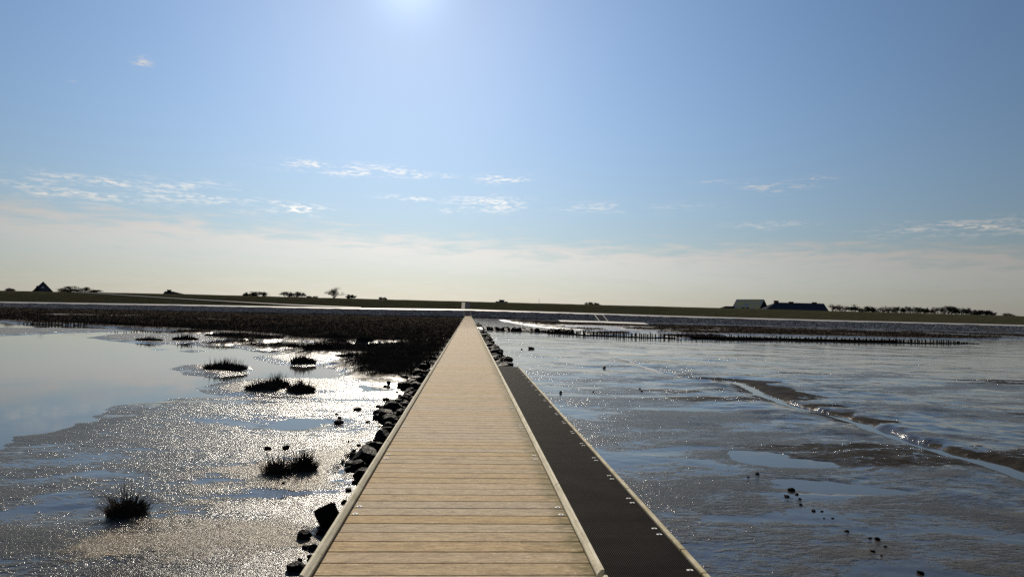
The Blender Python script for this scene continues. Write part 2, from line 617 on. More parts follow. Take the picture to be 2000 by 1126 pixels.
    b.inputs['Specular IOR Level'].default_value = 0.0
    bump(k, b, n2, 0.25)
    M['turf'] = m

    m, k, b = mat_new('revetment_stone')
    p = pos(k)
    vo = k.n('ShaderNodeTexVoronoi', feature='F1')
    vo.inputs['Scale'].default_value = 1.5
    k.t.links.new(p, vo.inputs['Vector'])
    vd = k.n('ShaderNodeTexVoronoi', feature='DISTANCE_TO_EDGE')
    vd.inputs['Scale'].default_value = 1.5
    k.t.links.new(p, vd.inputs['Vector'])
    hs = k.n('ShaderNodeSeparateColor')
    k.t.links.new(vo.outputs['Color'], hs.inputs[0])
    c = k.mix(hs.outputs[0], (0.045, 0.052, 0.066), (0.14, 0.155, 0.185))
    c = k.mix(k.rng(vd.outputs[0], 0.0, 0.09, 1, 0), c, (0.008, 0.008, 0.009))
    k.set(b.inputs['Base Color'], c)
    b.inputs['Roughness'].default_value = 0.9
    b.inputs['Specular IOR Level'].default_value = 0.0
    hgt = k.m('ADD', k.rng(vd.outputs[0], 0.0, 0.2), k.m('MULTIPLY', hs.outputs[1], 0.9))
    bump(k, b, hgt, 0.22)
    M['revet'] = m

    M['concrete'] = simple_mat('pale_concrete', (0.31, 0.295, 0.275), 0.65, 0.12, 1.2, 0, 0.22)
    M['stair'] = simple_mat('stair_concrete', (0.60, 0.55, 0.45), 0.9, 0.12, 1.2)
    M['kerbstone'] = simple_mat('grey_kerbstone', (0.24, 0.23, 0.21), 0.9, 0.12, 1.2)
    M['asphalt'] = simple_mat('grey_asphalt', (0.062, 0.062, 0.066), 0.6, 0.2, 2)
    M['thatch'] = simple_mat('dark_thatch', (0.066, 0.070, 0.084), 0.85, 0.2, 1.5, 0.05)  # blue-grey lift in the colour stands in for haze on the gabled house
    M['brick'] = simple_mat('dark_brick', (0.10, 0.055, 0.040), 0.85, 0.2, 3)
    M['gable'] = simple_mat('haze_blue_gable_boards', (0.10, 0.115, 0.15), 0.8, 0.2, 2)  # base colour brightened towards slate-blue to imitate distance haze
    M['white'] = simple_mat('white_paint', (0.72, 0.72, 0.70), 0.5, 0.05, 3)
    M['darkwall'] = simple_mat('dark_tarred_boards', (0.022, 0.022, 0.025), 0.9, 0.2, 2)
    M['slate'] = simple_mat('dark_slate', (0.045, 0.045, 0.052), 0.6, 0.2, 2)
    m, k, b = mat_new('lichen_roof_tiles')
    p = pos(k)
    n1 = k.noise(k.mapv(p, (0.5, 0.5, 1.6)), 0.9, 4, 0.65)
    n2 = k.noise(p, 3.2, 3, 0.6)
    c = k.mix(k.rng(n1, 0.40, 0.50), (0.50, 0.50, 0.54), (0.88, 0.62, 0.24))
    c = k.mix(k.rng(n2, 0.55, 0.72, 0, 0.5), c, (0.55, 0.56, 0.60))
    k.set(b.inputs['Base Color'], c)
    b.inputs['Roughness'].default_value = 0.9
    b.inputs['Specular IOR Level'].default_value = 0.05
    M['lichen'] = m
    m, k, b = mat_new('window_glass')
    b.inputs['Base Color'].default_value = (0.05, 0.06, 0.07, 1)
    b.inputs['Roughness'].default_value = 0.06
    M['glass'] = m
    M['bark'] = simple_mat('grey_bark', (0.060, 0.050, 0.042), 0.9, 0.3, 5)
    M['twig'] = simple_mat('bare_twigs', (0.13, 0.112, 0.098), 0.9, 0.3, 1.5)
    M['needle'] = simple_mat('dark_needles', (0.022, 0.034, 0.024), 0.85, 0.35, 1.5)
    M['ever'] = simple_mat('evergreen_leaves', (0.030, 0.038, 0.022), 0.8, 0.35, 1.5)
    M['shell'] = simple_mat('pale_shell_mud', (0.10, 0.09, 0.075), 0.3, 0.4, 20, 0.01)
    return M


PITCH_Y = 0.2075
PLANK_Y0 = 3.30
M = make_mats()
END_Y = 221.0                                   # far end of the boardwalk

# ------------------------------------------------------------------ the ground sheet
MUD_MAIN = gpoly([(-400, 960), (-100, 900), (0, 868), (90, 845), (190, 816), (236, 800), (300, 787), (380, 780), (450, 778), (520, 774),
                  (600, 768), (690, 768), (770, 764), (830, 736), (846, 734), (830, 770), (760, 890), (700, 1000), (640, 1126),
                  (560, 1400), (-400, 1600)])
MUD_ISLES = [gpoly(q) for q in (
    [(342, 719), (360, 713), (420, 711), (480, 715), (494, 722), (470, 731), (430, 735), (370, 731)],
    [(415, 757), (440, 747), (500, 741), (580, 738), (680, 741), (705, 752), (690, 764), (600, 770), (500, 775), (440, 770)],
    [(498, 697), (530, 693), (600, 690), (660, 692), (690, 697), (640, 706), (640, 713), (590, 716), (540, 709), (505, 702)],
    [(474, 680), (500, 676), (560, 675), (610, 677), (620, 684), (540, 683), (490, 684)],
    [(172, 659), (230, 652), (300, 651), (390, 652), (470, 655), (480, 662), (400, 668), (320, 672), (250, 669)],
    [(-200, 648), (0, 640), (120, 641), (230, 643), (260, 646), (120, 650), (0, 656), (-200, 668)],
    [(352, 686), (376, 683.5), (400, 685), (376, 688)],
    [(296, 682), (312, 680.8), (327, 682), (312, 683.6)],
    [(690, 745), (760, 738), (845, 735), (846, 740), (770, 752), (700, 752)])]
MARSH_L = [gpoly(q, 0.15) for q in (
    [(-700, 600), (-300, 606), (0, 625), (60, 630), (160, 633), (250, 639), (330, 642), (400, 646), (470, 650), (530, 655), (545, 662),
     (620, 664), (610, 680), (560, 676), (555, 681), (600, 690), (660, 689), (690, 692), (636, 699), (660, 716), (692, 739),
     (750, 743), (806, 738), (836, 730), (858, 720), (890, 690), (915, 640), (912, 621), (860, 616), (500, 608), (0, 600), (-700, 585)],)]
MARSH_FRAG = gpoly([(300, 650), (330, 644), (420, 646), (530, 654), (620, 663), (700, 668), (760, 676), (720, 694), (660, 700), (580, 694), (520, 684), (440, 672), (360, 670)], 0.1)
MARSH_R = [gpoly(q, 0.15) for q in (
    [(975, 624), (1040, 626), (1100, 628), (1265, 633), (1500, 638), (1750, 645), (2000, 653), (2400, 664), (2700, 672), (2700, 690), (2300, 672), (2000, 661),
     (1880, 661), (1700, 657.5), (1560, 654.5), (1480, 652), (1340, 650), (1250, 646), (1130, 643), (1060, 638), (1020, 633)],
    [(1280, 655), (1330, 652), (1420, 654), (1430, 658), (1330, 660)],
    [(1130, 650), (1180, 647), (1240, 648), (1230, 652), (1150, 653)])]
CREEK = gpoly([(1190, 692), (1240, 709), (1290, 728), (1345, 739), (1400, 743), (1440, 748), (1462, 758), (1484, 771), (1520, 784), (1560, 796), (1600, 806), (1640, 816), (1690, 832),
               (1740, 850), (1800, 871), (1860, 889), (1930, 908), (2000, 929), (2200, 990)])
PUDDLES = [(595, 826, 62, 11, .07), (560, 836, 40, 9, .05), (667, 922, 15, 17, .08), (735, 752, 46, 8, .05), (680, 905, 12, 6, .03),
           (650, 715, 40, 9, .05), (90, 1010, 70, 20, .03), (560, 1000, 70, 12, .035), (360, 900, 90, 9, .02),
           # smooth sheets on the right flat
           (1545, 905, 70, 9, .07), (1600, 945, 90, 9, .06), (1480, 890, 50, 7, .05), (1700, 960, 100, 7, .05),
           (1360, 800, 90, 5, .03), (1150, 720, 90, 5, .03), (1330, 705, 80, 5, .04), (1230, 690, 80, 4, .04)]
FLAT_R = gpoly([(935, 634), (945, 626), (985, 626), (1030, 634), (1050, 643), (945, 643)])


def ground_h(x, y, dry=False):
    """height of the mud (water level 0) and how much of it is marsh soil"""
    n_lo = fbm(x * 0.22, y * 0.30, 4, 1)
    n_md = fbm(x * 0.9, y * 1.5, 4, 11)
    n_hi = fbm(x * 5.0, y * 6.0, 4, 21)
    dist = np.hypot(x, y)
    lo = np.full(x.shape, -0.10)
    left = x < -0.2
    # left: lagoon with mud bars
    jx, jy = n_md * 0.5, n_lo * 0.8
    sd = poly_sd(x + jx, y + jy, MUD_MAIN)
    hl = np.clip(sd * 0.035, -0.10, 0.028)
    for q in MUD_ISLES:
        s2 = poly_sd(x + jx * .6, y + jy * .6, q)
        hl = np.maximum(hl, np.clip(s2 * 0.09 + .012, -0.10, 0.075))
    # rounded tan bars in the foreground
    for (px, py, rx, ry, a) in ((470, 1060, 2.3, 1.0, .05), (610, 930, 1.9, 1.5, .05), (540, 760, 6, 2.0, .03), (380, 800, 4.0, 1.2, .02), (745, 862, 1.5, 1.6, .04)):
        c = on_z(px, py)
        hl = hl + a * np.exp(-((x - c.x) / rx) ** 2 - ((y - c.y) / ry) ** 2)
    hl = hl + n_md * 0.022 * sstep(hl, -0.05, 0.01) + n_hi * 0.011 * sstep(hl, -0.04, 0.015)
    # right: broad wet flat
    near = 1 - sstep(y, 14, 26)
    hr = 0.022 + 0.004 * near + n_lo * (0.075 - .030 * near) + n_md * 0.026 + n_hi * 0.007
    d, t, side = line_d(x + n_md * 0.25, y + n_hi * 0.25, CREEK)
    wdt = 0.060 + 0.060 * np.clip(t, 0, 1) + n_md * .05
    fade = 0.35 * sstep(t, 0.0, 0.06) + 0.65 * sstep(t, 0.10, 0.28)
    rise = np.where(side > 0, 0.05 * sstep(d + n_md * .5, .08, 0.50) * (1 - .85 * sstep(d, 1.0, 9.0)), 0.05 * sstep(d, .1, .9) * (1 - sstep(d, 1.2, 3.0)))
    gul = fbm(x * 1.9, y * 1.9, 3, 83)
    hr = hr + fade * rise * np.clip(0.9 + 0.9 * n_md + 1.2 * gul + 1.2 * n_lo, .2, 1.8)
    matte = fade * np.where(side > 0, 1 - sstep(d + n_md * 2.2 + n_lo * 4.0 + n_hi * .5, 0.70, 1.15), 0.7 * (1 - sstep(d + n_md * 1.6 + n_lo * 0.6, 0.05, 0.4))) * sstep(d, .12, .25)
    strk = fbm(x * .13 + 3, y * .42, 4, 71)
    matte = np.maximum(matte, 0.6 * sstep(strk + n_md * .25 + n_hi * .1, .19, .26) * sstep(x, 3, 7) * (1 - sstep(y, 30, 45)))
    hr = hr - fade * 0.22 * np.exp(-(d / (wdt * 1.35)) ** 2)
    h = np.where(left, hl, hr)
    for (px, py, wx, wy, a) in PUDDLES:
        c = on_z(px, py)
        k = math.hypot(c.x, c.y)
        rx = wx / FPX * k
        ry = abs(on_z(px, py - wy).y - on_z(px, py + wy).y) / 2
        q = ((x + n_md * rx * 1.5 + n_hi * rx * .7 - c.x) / rx) ** 2 + ((y + n_lo * ry * 1.2 + n_md * ry * .9 + n_hi * ry * .5 - c.y) / ry) ** 2
        h = h - a * np.exp(-q)
    # marsh
    ma = np.zeros(x.shape)
    mh = np.zeros(x.shape)
    for q in MARSH_L + MARSH_R:
        s = poly_sd(x + n_md * 1.2, y + n_lo * 3, q)
        e = sstep(s, -0.3, 1.2)
        ma = np.maximum(ma, e)
        mh = np.maximum(mh, np.clip((s + .1) * 0.22, 0, 0.22))
    sf = poly_sd(x, y, MARSH_FRAG)
    fr_n = fbm(x * 0.34, y * 0.15, 4, 63) + n_md * .10
    fr = sstep(fr_n, -0.02, 0.03) * sstep(sf, 0, 1.5)
    ma = np.maximum(ma, fr)
    mh = np.maximum(mh, fr * .16)
    pool_n = fbm(x * 0.10, y * 0.055, 4, 51)
    # pools in the loose outer part of the left marsh and in the right marsh
    c = on_z(690, 674)
    zone = 1.15 * np.exp(-((x - c.x) / 4.8) ** 2 - ((y - c.y) / 9) ** 2) + 0.75 * np.exp(-((x + 28) / 14) ** 2 - ((y - 56) / 14) ** 2)
    zone = np.where(left, zone, 0.26)
    c2 = on_z(40, 616)
    zone = zone + 0.9 * np.exp(-((x - c2.x) / 30) ** 2 - ((y - c2.y) / 14) ** 2)
    pool = sstep(pool_n + 0.22 * (zone - 0.75) + n_md * 0.12, 0.02, 0.06) * sstep(zone, 0.1, 0.4) * (ma > 0.02)
    ma = ma * (1 - pool)
    mh = mh * (1 - pool) - 0.04 * pool
    h = np.where(ma > 0.01, np.maximum(h, mh + n_hi * 0.05 * ma), h)
    h = np.where((pool > 0.5) & (mh < 0), np.minimum(h, -0.01 + n_md * 0.03), h)
    s = poly_sd(x, y, FLAT_R)
    h = np.where(s > 0, np.minimum(h, 0.004 + n_md * 0.02), h)
    # stone bank under the walkway
    bank = np.exp(-((x + 0.1) / 1.05) ** 4)
    h = np.maximum(h, bank * 0.16 - 0.02 + n_hi * 0.04)
    # solid land from the dyke on
    land = sstep(y + 0.0 * x - dyke_foot(x), -3.0, 6.0)
    h = h * (1 - land) + 0.25 * land
    ma = np.maximum(ma, land)
    # behind the camera the flat simply goes on
    h = np.where(y < -2, np.minimum(h, 0.02 + n_lo * 0.08), h)
    if dry:
        dr = sstep(h + n_md * .02, 0.040, 0.085) * (1 - ma) * np.where(left, 1.0, 0.0)
        return h, np.clip(ma, 0, 1), np.clip(dr, 0, 1), np.clip(np.where(left, 0.0, matte), 0, 1)
    return h, np.clip(ma, 0, 1)


# dyke sections: photo column, distance of the foot, rows of foot, berm, crown
SECT = [(-700, 215, 586, 575, 554), (-250, 220, 594.5, 584, 562), (0, 222, 600, 589.8, 567.4), (350, 222, 607, 595.3, 573.8), (700, 222, 614.5, 602.0, 583), (912, 222, 619, 604.6, 588.3),
        (1100, 218, 625, 610.5, 593.2), (1300, 205, 631.5, 617, 598.2), (1650, 172, 643, 626.5, 607.6), (2000, 150, 654, 635.3, 617), (2400, 132, 668, 645.5, 628), (2900, 115, 686, 660, 642)]
FOOT_XY = []
for (px, yd, fy, by, cy) in SECT:
    p = on_y(px, fy, yd)
    FOOT_XY.append((p.x, p.y))
_fx = np.array([q[0] for q in FOOT_XY])
_fy = np.array([q[1] for q in FOOT_XY])


def dyke_foot(x):
    return np.interp(x, _fx, _fy)


def build_ground():
    fine = np.radians(np.arange(-47, 47.01, 0.15))
    coarse_l = np.radians(np.arange(-180, -47, 3.0))
    coarse_r = np.radians(np.arange(50, 180, 3.0))
    az = np.concatenate([coarse_l, fine, coarse_r])
    rad = np.concatenate([[0.6, 1.5, 3.0, 4.5], np.exp(np.linspace(math.log(5.2), math.log(95), 620)), np.exp(np.linspace(math.log(96.5), math.log(330), 170)),
                          [420, 600, 1000, 1800, 3000]])
    A, Rr = np.meshgrid(az, rad)
    X, Y = Rr * np.sin(A), Rr * np.cos(A)
    Hh, Ma, Dr, Mt = ground_h(X, Y, True)
    na, nr = len(az), len(rad)
    far = Rr > 400
    Hh = np.where(far, np.where(Y > 0, 0.25, -0.02), Hh)
    vs = np.stack([X, Y, Hh], -1).reshape(-1, 3)
    vs = np.concatenate([vs, [[0, 0, 0.1]]])
    i = np.arange(nr - 1)[:, None]
    j = np.arange(na)[None, :]
    jn = (j + 1) % na
    quads = np.stack([i * na + j, (i + 1) * na + j, (i + 1) * na + jn, i * na + jn], -1).reshape(-1, 4)
    quads = quads[:, ::-1]
    me = bpy.data.meshes.new('mudflat')
    nv, nq = len(vs), len(quads)
    tri = np.stack([np.full(na, nv - 1), (np.arange(na) + 1) % na, np.arange(na)], -1)
    me.vertices.add(nv)
    me.vertices.foreach_set('co', vs.astype(np.float32).ravel())
    me.loops.add(nq * 4 + na * 3)
    me.loops.foreach_set('vertex_index', np.concatenate([quads.ravel(), tri.ravel()]).astype(np.int32))
    me.polygons.add(nq + na)
    starts = np.concatenate([np.arange(nq) * 4, nq * 4 + np.arange(na) * 3])
    me.polygons.foreach_set('loop_start', starts.astype(np.int32))
    me.polygons.foreach_set('use_smooth', np.ones(nq + na, bool))
    me.update(calc_edges=True)
    me.validate()
    at = me.attributes.new('marsh', 'FLOAT', 'POINT')
    at.data.foreach_set('value', np.concatenate([Ma.ravel(), [0]]).astype(np.float32))
    at = me.attributes.new('dry', 'FLOAT', 'POINT')
    at.data.foreach_set('value', np.concatenate([Dr.ravel(), [0]]).astype(np.float32))
    at = me.attributes.new('matte', 'FLOAT', 'POINT')
    at.data.foreach_set('value', np.concatenate([Mt.ravel(), [0]]).astype(np.float32))
    # make sure the sheet faces up
    if me.polygons[5000].normal.z < 0:
        me.flip_normals()
    o = link('mudflat', me, M['mud'])
    tag(o, 'wet grey brown mudflat with shallow pools on both sides', kind='structure')
    # water of the lagoon, the creek and the pools
    mb = MB()
    mb.add([(-400, -250, 0), (400, -250, 0), (400, 214, 0), (-400, 214, 0)], [(0, 1, 2, 3)])
    w = mb.build('water', M['water'])
    tag(w, 'still shallow tidal water mirroring the sky', kind='structure')


build_ground()


# ------------------------------------------------------------------ dyke
def loft(name, rows, mat, label, sub=10, jit=0.0, kind='structure'):
    """rows: list of point lists (same length); a skin between them"""
    vs, fs = [], []
    rnd = np.random.RandomState(5)
    n = len(rows[0])
    dense = []
    for r in rows:
        r = np.array([tuple(p) for p in r])
        t = np.arange(n)
        tt = np.linspace(0, n - 1, (n - 1) * sub + 1)
        dense.append(np.stack([np.interp(tt, t, r[:, c]) for c in range(3)], -1))
    m = len(dense[0])
    for d in dense:
        if jit:
            d[:, 2] += rnd.uniform(-jit, jit, m)
        vs += [tuple(p) for p in d]
    for i in range(len(dense) - 1):
        for j in range(m - 1):
            fs.append((i * m + j, i * m + j + 1, (i + 1) * m + j + 1, (i + 1) * m + j))
    o = link(name, mesh_np(name, vs, fs, True), mat)
    tag(o, label, kind=kind)
    return o


def dyke_pts(fr):
    """fr: 0 foot, 1 berm front, 1.3 berm back, 2 crown front"""
    out = []
    for (px, yd, fy, by, cy) in SECT:
        if fr == 0:
            p = on_y(px, fy, yd)
        elif fr == 1:
            p = on_y(px, by + 1.25, yd + 9.0)
        elif fr == 1.3:
            p = on_y(px, by - 1.25, yd + 12.0)
        else:
            p = on_y(px, cy, yd + 26.0)
        out.append(p)
    return out


def off(pts, dy=0.0, dz=0.0):
    return [Vector((p.x, p.y + dy, p.z + dz)) for p in pts]


P0, P1, P13, P2 = dyke_pts(0), dyke_pts(1), dyke_pts(1.3), dyke_pts(2)
mid = lambda a, b, t: [p.lerp(q, t) for p, q in zip(a, b)]
loft('revetment', [off(P0, -1.2, -0.8), P0] + [mid(P0, P1, t) for t in (.2, .4, .6, .8)] + [P1], M['revet'], 'blue grey stone revetment at the foot of the dyke', 24, 0.10)
loft('berm_path', [off(P1, 0.05, -0.02), P13], M['concrete'], 'pale narrow service path along the dyke berm', 6)
loft('dyke', [off(P13, -0.1, -0.06), mid(P13, P2, .33), mid(P13, P2, .66), P2, off(P2, 3.5, 0.02), off(P2, 18, -4.5), off(P2, 22, -7)], M['turf'],
     'long grass covered sea dyke on the horizon', 14, 0.05)


def on_slope(px, py, a, b):
    """point on the slope between two of the dyke's lines, seen at a photo pixel"""
    d = ray(px, py)
    best = None
    for i in range(len(a) - 1):
        for tri in ((a[i], a[i + 1], b[i]), (a[i + 1], b[i + 1], b[i])):
            n = (tri[1] - tri[0]).cross(tri[2] - tri[0])
            den = n.dot(d)
            if abs(den) < 1e-9:
                continue
            t = n.dot(tri[0] - Vector((0, 0, EYE))) / den
            if t > 0:
                p = Vector((0, 0, EYE)) + d * t
                w = 0 if a[i].x - 0.5 <= p.x <= a[i + 1].x + .5 else 1e3
                c = ((tri[0] + tri[1] + tri[2]) / 3 - p).length + w
                if best is None or c < best[0]:
                    best = (c, p)
    return best[1]


def strip(name, quad, mat, label, lift=0.06, parent=None):
    """flat strip lying on a slope, corners from photo pixels already placed"""
    mb = MB()
    q = [Vector((p.x, p.y - lift * 0.4, p.z + lift)) for p in quad]
    lo = [Vector((p.x, p.y + 0.1, p.z - 0.25)) for p in quad]
    mb.add(q + lo, [(0, 1, 2, 3), (7, 6, 5, 4), (0, 4, 5, 1), (1, 5, 6, 2), (2, 6, 7, 3), (3, 7, 4, 0)])
    o = mb.build(name, mat, parent)
    if parent is None:
        tag(o, label, kind='structure')
    return o


S = lambda px, py: on_slope(px, py, P13, P2)
Q = lambda px, py: on_slope(px, py, P0, P1)
strip('dyke_stairway', [S(901.2, 603.2), S(907.8, 603.2), S(908.4, 590.6), S(902.0, 590.4)], M['stair'], 'pale concrete stairway up the dyke in line with the boardwalk')
strip('dyke_ramp', [S(908.0, 603.2), S(918.6, 603.4), S(918.2, 590.4), S(908.6, 590.4)], M['asphalt'], 'grey paved ramp up the dyke beside the pale stairway')
strip('revetment_ramp', [Q(906.6, 619), Q(919.3, 619), Q(919.0, 606.4), Q(906.6, 606.4)], M['asphalt'], 'dark paved ramp from the boardwalk end up to the berm', 0.12)
for xx, lab in ((906.2, 'thin pale kerb on the left of the ramp at the boardwalk end'), (919.6, 'thin pale kerb on the right of the ramp at the boardwalk end')):
    strip('ramp_kerb', [Q(xx - .55, 618.5), Q(xx + .55, 618.5), Q(xx + .55, 606.6), Q(xx - .55, 606.6)], M['kerbstone'], lab, 0.14)
# second ramp further right, slanting
strip('revetment_ramp', [Q(1171.5, 629), Q(1187, 629.6), Q(1177, 615.6), Q(1162, 615)], M['asphalt'], 'dark slanting ramp over the stones right of the boardwalk', 0.14)
for (a, c, lab) in ((1171.5, 1161.5, 'thin pale kerb on the left of the slanting ramp'), (1187.5, 1177, 'thin pale kerb on the right of the slanting ramp')):
    strip('ramp_kerb', [Q(a - .6, 629), Q(a + .6, 629), Q(c + .6, 615.5), Q(c - .6, 615.5)], M['concrete'], lab, 0.25)
strip('revetment_ramp', [Q(1958, 651), Q(1990, 651.8), Q(1912, 635.0), Q(1898, 634.6)], M['asphalt'], 'dark slanting ramp over the stones at the far right', 0.14)
# diagonal track up the grass on the left
mb = MB()
pts = [(705, 601.6, 600.2), (560, 595.2, 594.2), (400, 586.6, 585.7), (270, 578.8, 578.0), (190, 573.4, 572.7), (140, 570.6, 570.0)]
low = [S(px, a) for px, a, b in pts]
upp = [S(px, b) for px, a, b in pts]
vs = [Vector((p.x, p.y - .03, p.z + .10)) for p in low] + [Vector((p.x, p.y - .03, p.z + .10)) for p in upp]
mb.add(vs, [(i, i + 1, len(pts) + i + 1, len(pts) + i) for i in range(len(pts) - 1)])
tag(mb.build('ramp_path', M['concrete']), 'thin pale path climbing the dyke diagonally on the left', kind='structure')
# pale sill at the foot of the stones, right of the walkway
mb = MB()
a = [on_z(px, py, 0.30) for px, py in ((1095, 627.5), (1180, 629.8), (1268, 633.2))]
for i in range(2):
    p, q = a[i], a[i + 1]
    mb.add([(p.x, p.y, .30), (q.x, q.y, .30), (q.x, q.y + 5, .62), (p.x, p.y + 5, .62), (p.x, p.y, 0), (q.x, q.y, 0)], [(0, 1, 2, 3), (4, 5, 1, 0)])
tag(mb.build('foot_path', M['concrete']), 'pale strip of path at the foot of the stones right of the walkway', kind='structure')

# ------------------------------------------------------------------ boardwalk
XL, XR = -0.927, 0.849


def build_boardwalk():
    bw = empty('boardwalk', (0, 3.3, 0))
    tag(bw, 'long straight wooden boardwalk running to the dyke', 'boardwalk')
    rnd = random.Random(3)
    y0 = bw.location.y

    def plank_mesh(i):
        r = random.Random(100 + i)
        mb = MB()
        mb.box(XL - 0.030 + r.uniform(-.004, .004), XR + 0.030 + r.uniform(-.004, .004), 0.0048, PITCH_Y - 0.0048, -0.045, 0)
        me = mb.mesh('plank')
        bevel_mesh(me, 0.003)
        me.materials.append(M['plank'])
        return me
    pm = [plank_mesh(i) for i in range(5)]
    for i in range(300):
        o = link('plank', pm[i % 5], None, bw)
        o.location = (rnd.uniform(-.002, .002), i * PITCH_Y, DECK + rnd.uniform(-.0007, .0007))
        o.rotation_euler = (rnd.uniform(-.002, .002), 0, rnd.uniform(-.0006, .0006))
    # boards beyond, too far to tell apart
    mb = MB()
    n_all = int((END_Y - y0) / PITCH_Y)
    for i in list(range(-30, 0)) + list(range(300, n_all)):
        y = i * PITCH_Y
        z = DECK + rnd.uniform(-.003, .003)
        mb.box(XL - 0.03, XR + 0.03, y + .0048, y + PITCH_Y - .0048, z - .045, z)
    o = mb.build('plank_run', M['plank'], bw)
    o['kind'] = 'stuff'
    # kerb timbers with the inner edge cut off, gaps at every module

    def kerb_mesh(side, L):
        mb = MB()
        if side < 0:
            pr = [(XL - .036, .014), (XL + .010, .014), (XL + .010, .034), (XL - .018, .064), (XL - .036, .064)]
        else:
            pr = [(XR + .036, .014), (XR - .010, .014), (XR - .010, .034), (XR + .016, .064), (XR + .036, .064)]
        mb.prism(pr, 'y', 0.004, L - 0.004)
        me = mb.mesh('kerb')
        bevel_mesh(me, 0.003)
        me.materials.append(M['kerb'])
        return me
    for side in (-1, 1):
        edge = (4.25 if side < 0 else 4.33) - y0
        km, far = kerb_mesh(side, 1.98), MB()
        sb = MB()
        sb.box(-.02, .02, -.03, .03, 0, .014)
        y = edge - 13.0
        cnt = 0
        while y < END_Y - y0 - 2:
            for s in range(6):
                yy = y + 0.07 + s * 2.13
                if yy + y0 > 75:
                    L = 2.13 * 6
                    if s == 0:
                        pr = [(XL - .036, .0), (XL + .010, .0), (XL + .010, .034), (XL - .018, .064), (XL - .036, .064)] if side < 0 else \
                             [(XR + .036, .0), (XR - .010, .0), (XR - .010, .034), (XR + .016, .064), (XR + .036, .064)]
                        far.prism([(p, q + DECK) for p, q in pr], 'y', yy, min(yy + L - .02, END_Y - y0 - .2))
                elif yy + y0 > 1.0:
                    o = link('kerb', km, None, bw, (0, yy, DECK))
                    o.scale = (1, 2.13 / 1.98, 1)
                    o.rotation_euler = (0, 0, rnd.uniform(-.0007, .0007))
            y += 12.85
        if far.v:
            o = far.build('kerb_run', M['kerb'], bw)
            o['kind'] = 'stuff'
    # spacer blocks that lift the kerbs
    mb = MB()
    for side, xx in ((-1, XL - .02), (1, XR + .015)):
        y = 0.4
        while y < 60:
            mb.box(xx - .02, xx + .02, y, y + .06, DECK + .0005, DECK + .0145)
            y += 1.04
    o = mb.build('kerb_spacer', M['dark_timber'], bw)
    o['kind'] = 'stuff'
    # bolt heads in pairs
    bb = MB()
    bb.tube((0, 0, 0), (0, 0, .004), .025, .023, 14)
    bb.tube((0, 0, .004), (0, 0, .009), .010, .009, 6)
    bm_ = bb.mesh('bolt')
    bm_.materials.append(M['steel'])
    for i in range(-1, 13):
        for dy in (0, .2075):
            for xx in (-.868, .796):
                y = 5.61 + i * 2.075 + dy - y0
                if y < 0.1:
                    continue
                link('bolt', bm_, None, bw, (xx, y, DECK + .001))
    # carriers
    for xx in (XL + .10, -.10, XR - .10):
        mb = MB()
        mb.box(xx - .05, xx + .05, -5, END_Y - y0 - .3, DECK - .20, DECK - .047)
        mb.build('joist', M['dark_timber'], bw)
    pm2 = MB()
    pm2.tube((0, 0, -.6), (0, 0, DECK - .20), .09, .085, 9)
    pme = pm2.mesh('pile')
    pme.materials.append(M['dark_timber'])
    for i in range(26):
        for xx in (XL + .15, XR - .15):
            link('pile', pme, None, bw, (xx, 1.0 + i * 3.1, 0))


build_boardwalk()


def build_platform():
    pl = empty('grating_platform', (1.15, 4.0, 0))
    tag(pl, 'narrow black grating platform along the right edge of the boardwalk', 'platform')
    x0, x1 = 0.897, 1.532
    ya, yb = 1.6, 20.75
    top = DECK - 0.012
    ox, oy = pl.location.x, pl.location.y
    n = 16
    L = (yb - ya) / n

    def panel():
        mb = MB()
        x = x0
        while x <= x1 + 1e-6:
            mb.box(x - .0030 - ox, x + .0030 - ox, .003, L - .003, -.026, 0)
            x += (x1 - x0) / 46
        y = .004
        while y < L:
            mb.box(x0 - ox, x1 - ox, y, y + .006, -.0255, -.0006)
            y += (L - .014) / 58
        me = mesh_np('grating_panel', mb.v, mb.f)
        me.materials.append(M['grate'])
        return me
    me = panel()
    for i in range(n):
        link('grating_panel', me, None, pl, (0, ya + i * L - oy, top))
    # closed carrier boards under the grating
    mb = MB()
    mb.box(x0 - ox, x1 + .02 - ox, ya - oy, yb - oy, top - .075, top - .050)
    mb.build('under_board', M['grate'], pl)
    mb = MB()
    mb.box(x1 - .02 - ox, x1 + .05 - ox, ya - oy, yb - oy, top - .24, top - .0755)
    mb.build('side_beam', M['dark_timber'], pl)
    joints = [1.6, 2.9, 4.36, 4.80, 6.47, 8.2, 9.9, 11.6, 13.3, 14.9, 16.6, 18.4, 20.75]
    for a, b in zip(joints[:-1], joints[1:]):
        mb = MB()
        mb.box(x1 + .006 - ox, x1 + .046 - ox, a + .004 - oy, b - .004 - oy, top - .05, top + .016)
        o = mb.build('edge_strip', M['edge'], pl)
        bevel_mesh(o.data, 0.004)
    mb = MB()
    mb.box(x0 - ox, x1 + .046 - ox, yb + .002 - oy, yb + .03 - oy, top - .06, top + .004)
    mb.build('end_strip', M['kerb'], pl)
    cb = MB()
    cb.box(-.020, .020, -.012, .012, 0, .004)
    cb.tube((0, 0, .004), (0, 0, .008), .007, .006, 6)
    cme = cb.mesh('clip')
    cme.materials.append(M['steel'])
    for i in range(-2, 20):
        for dy in (0, .14):
            y = 4.30 + i * .857 + dy
            if y < yb - .05 and y > ya:
                link('clip', cme, None, pl, (x1 - .045 - ox, y - oy, top + .001))
    pm2 = MB()
    pm2.tube((0, 0, -.6), (0, 0, top - .24), .08, .075, 9)
    pme = pm2.mesh('pile')
    pme.materials.append(M['dark_timber'])
    for i in range(7):
        link('pile', pme, None, pl, (x1 - .03 - ox, 2.6 + i * 2.95 - oy, 0))


build_platform()


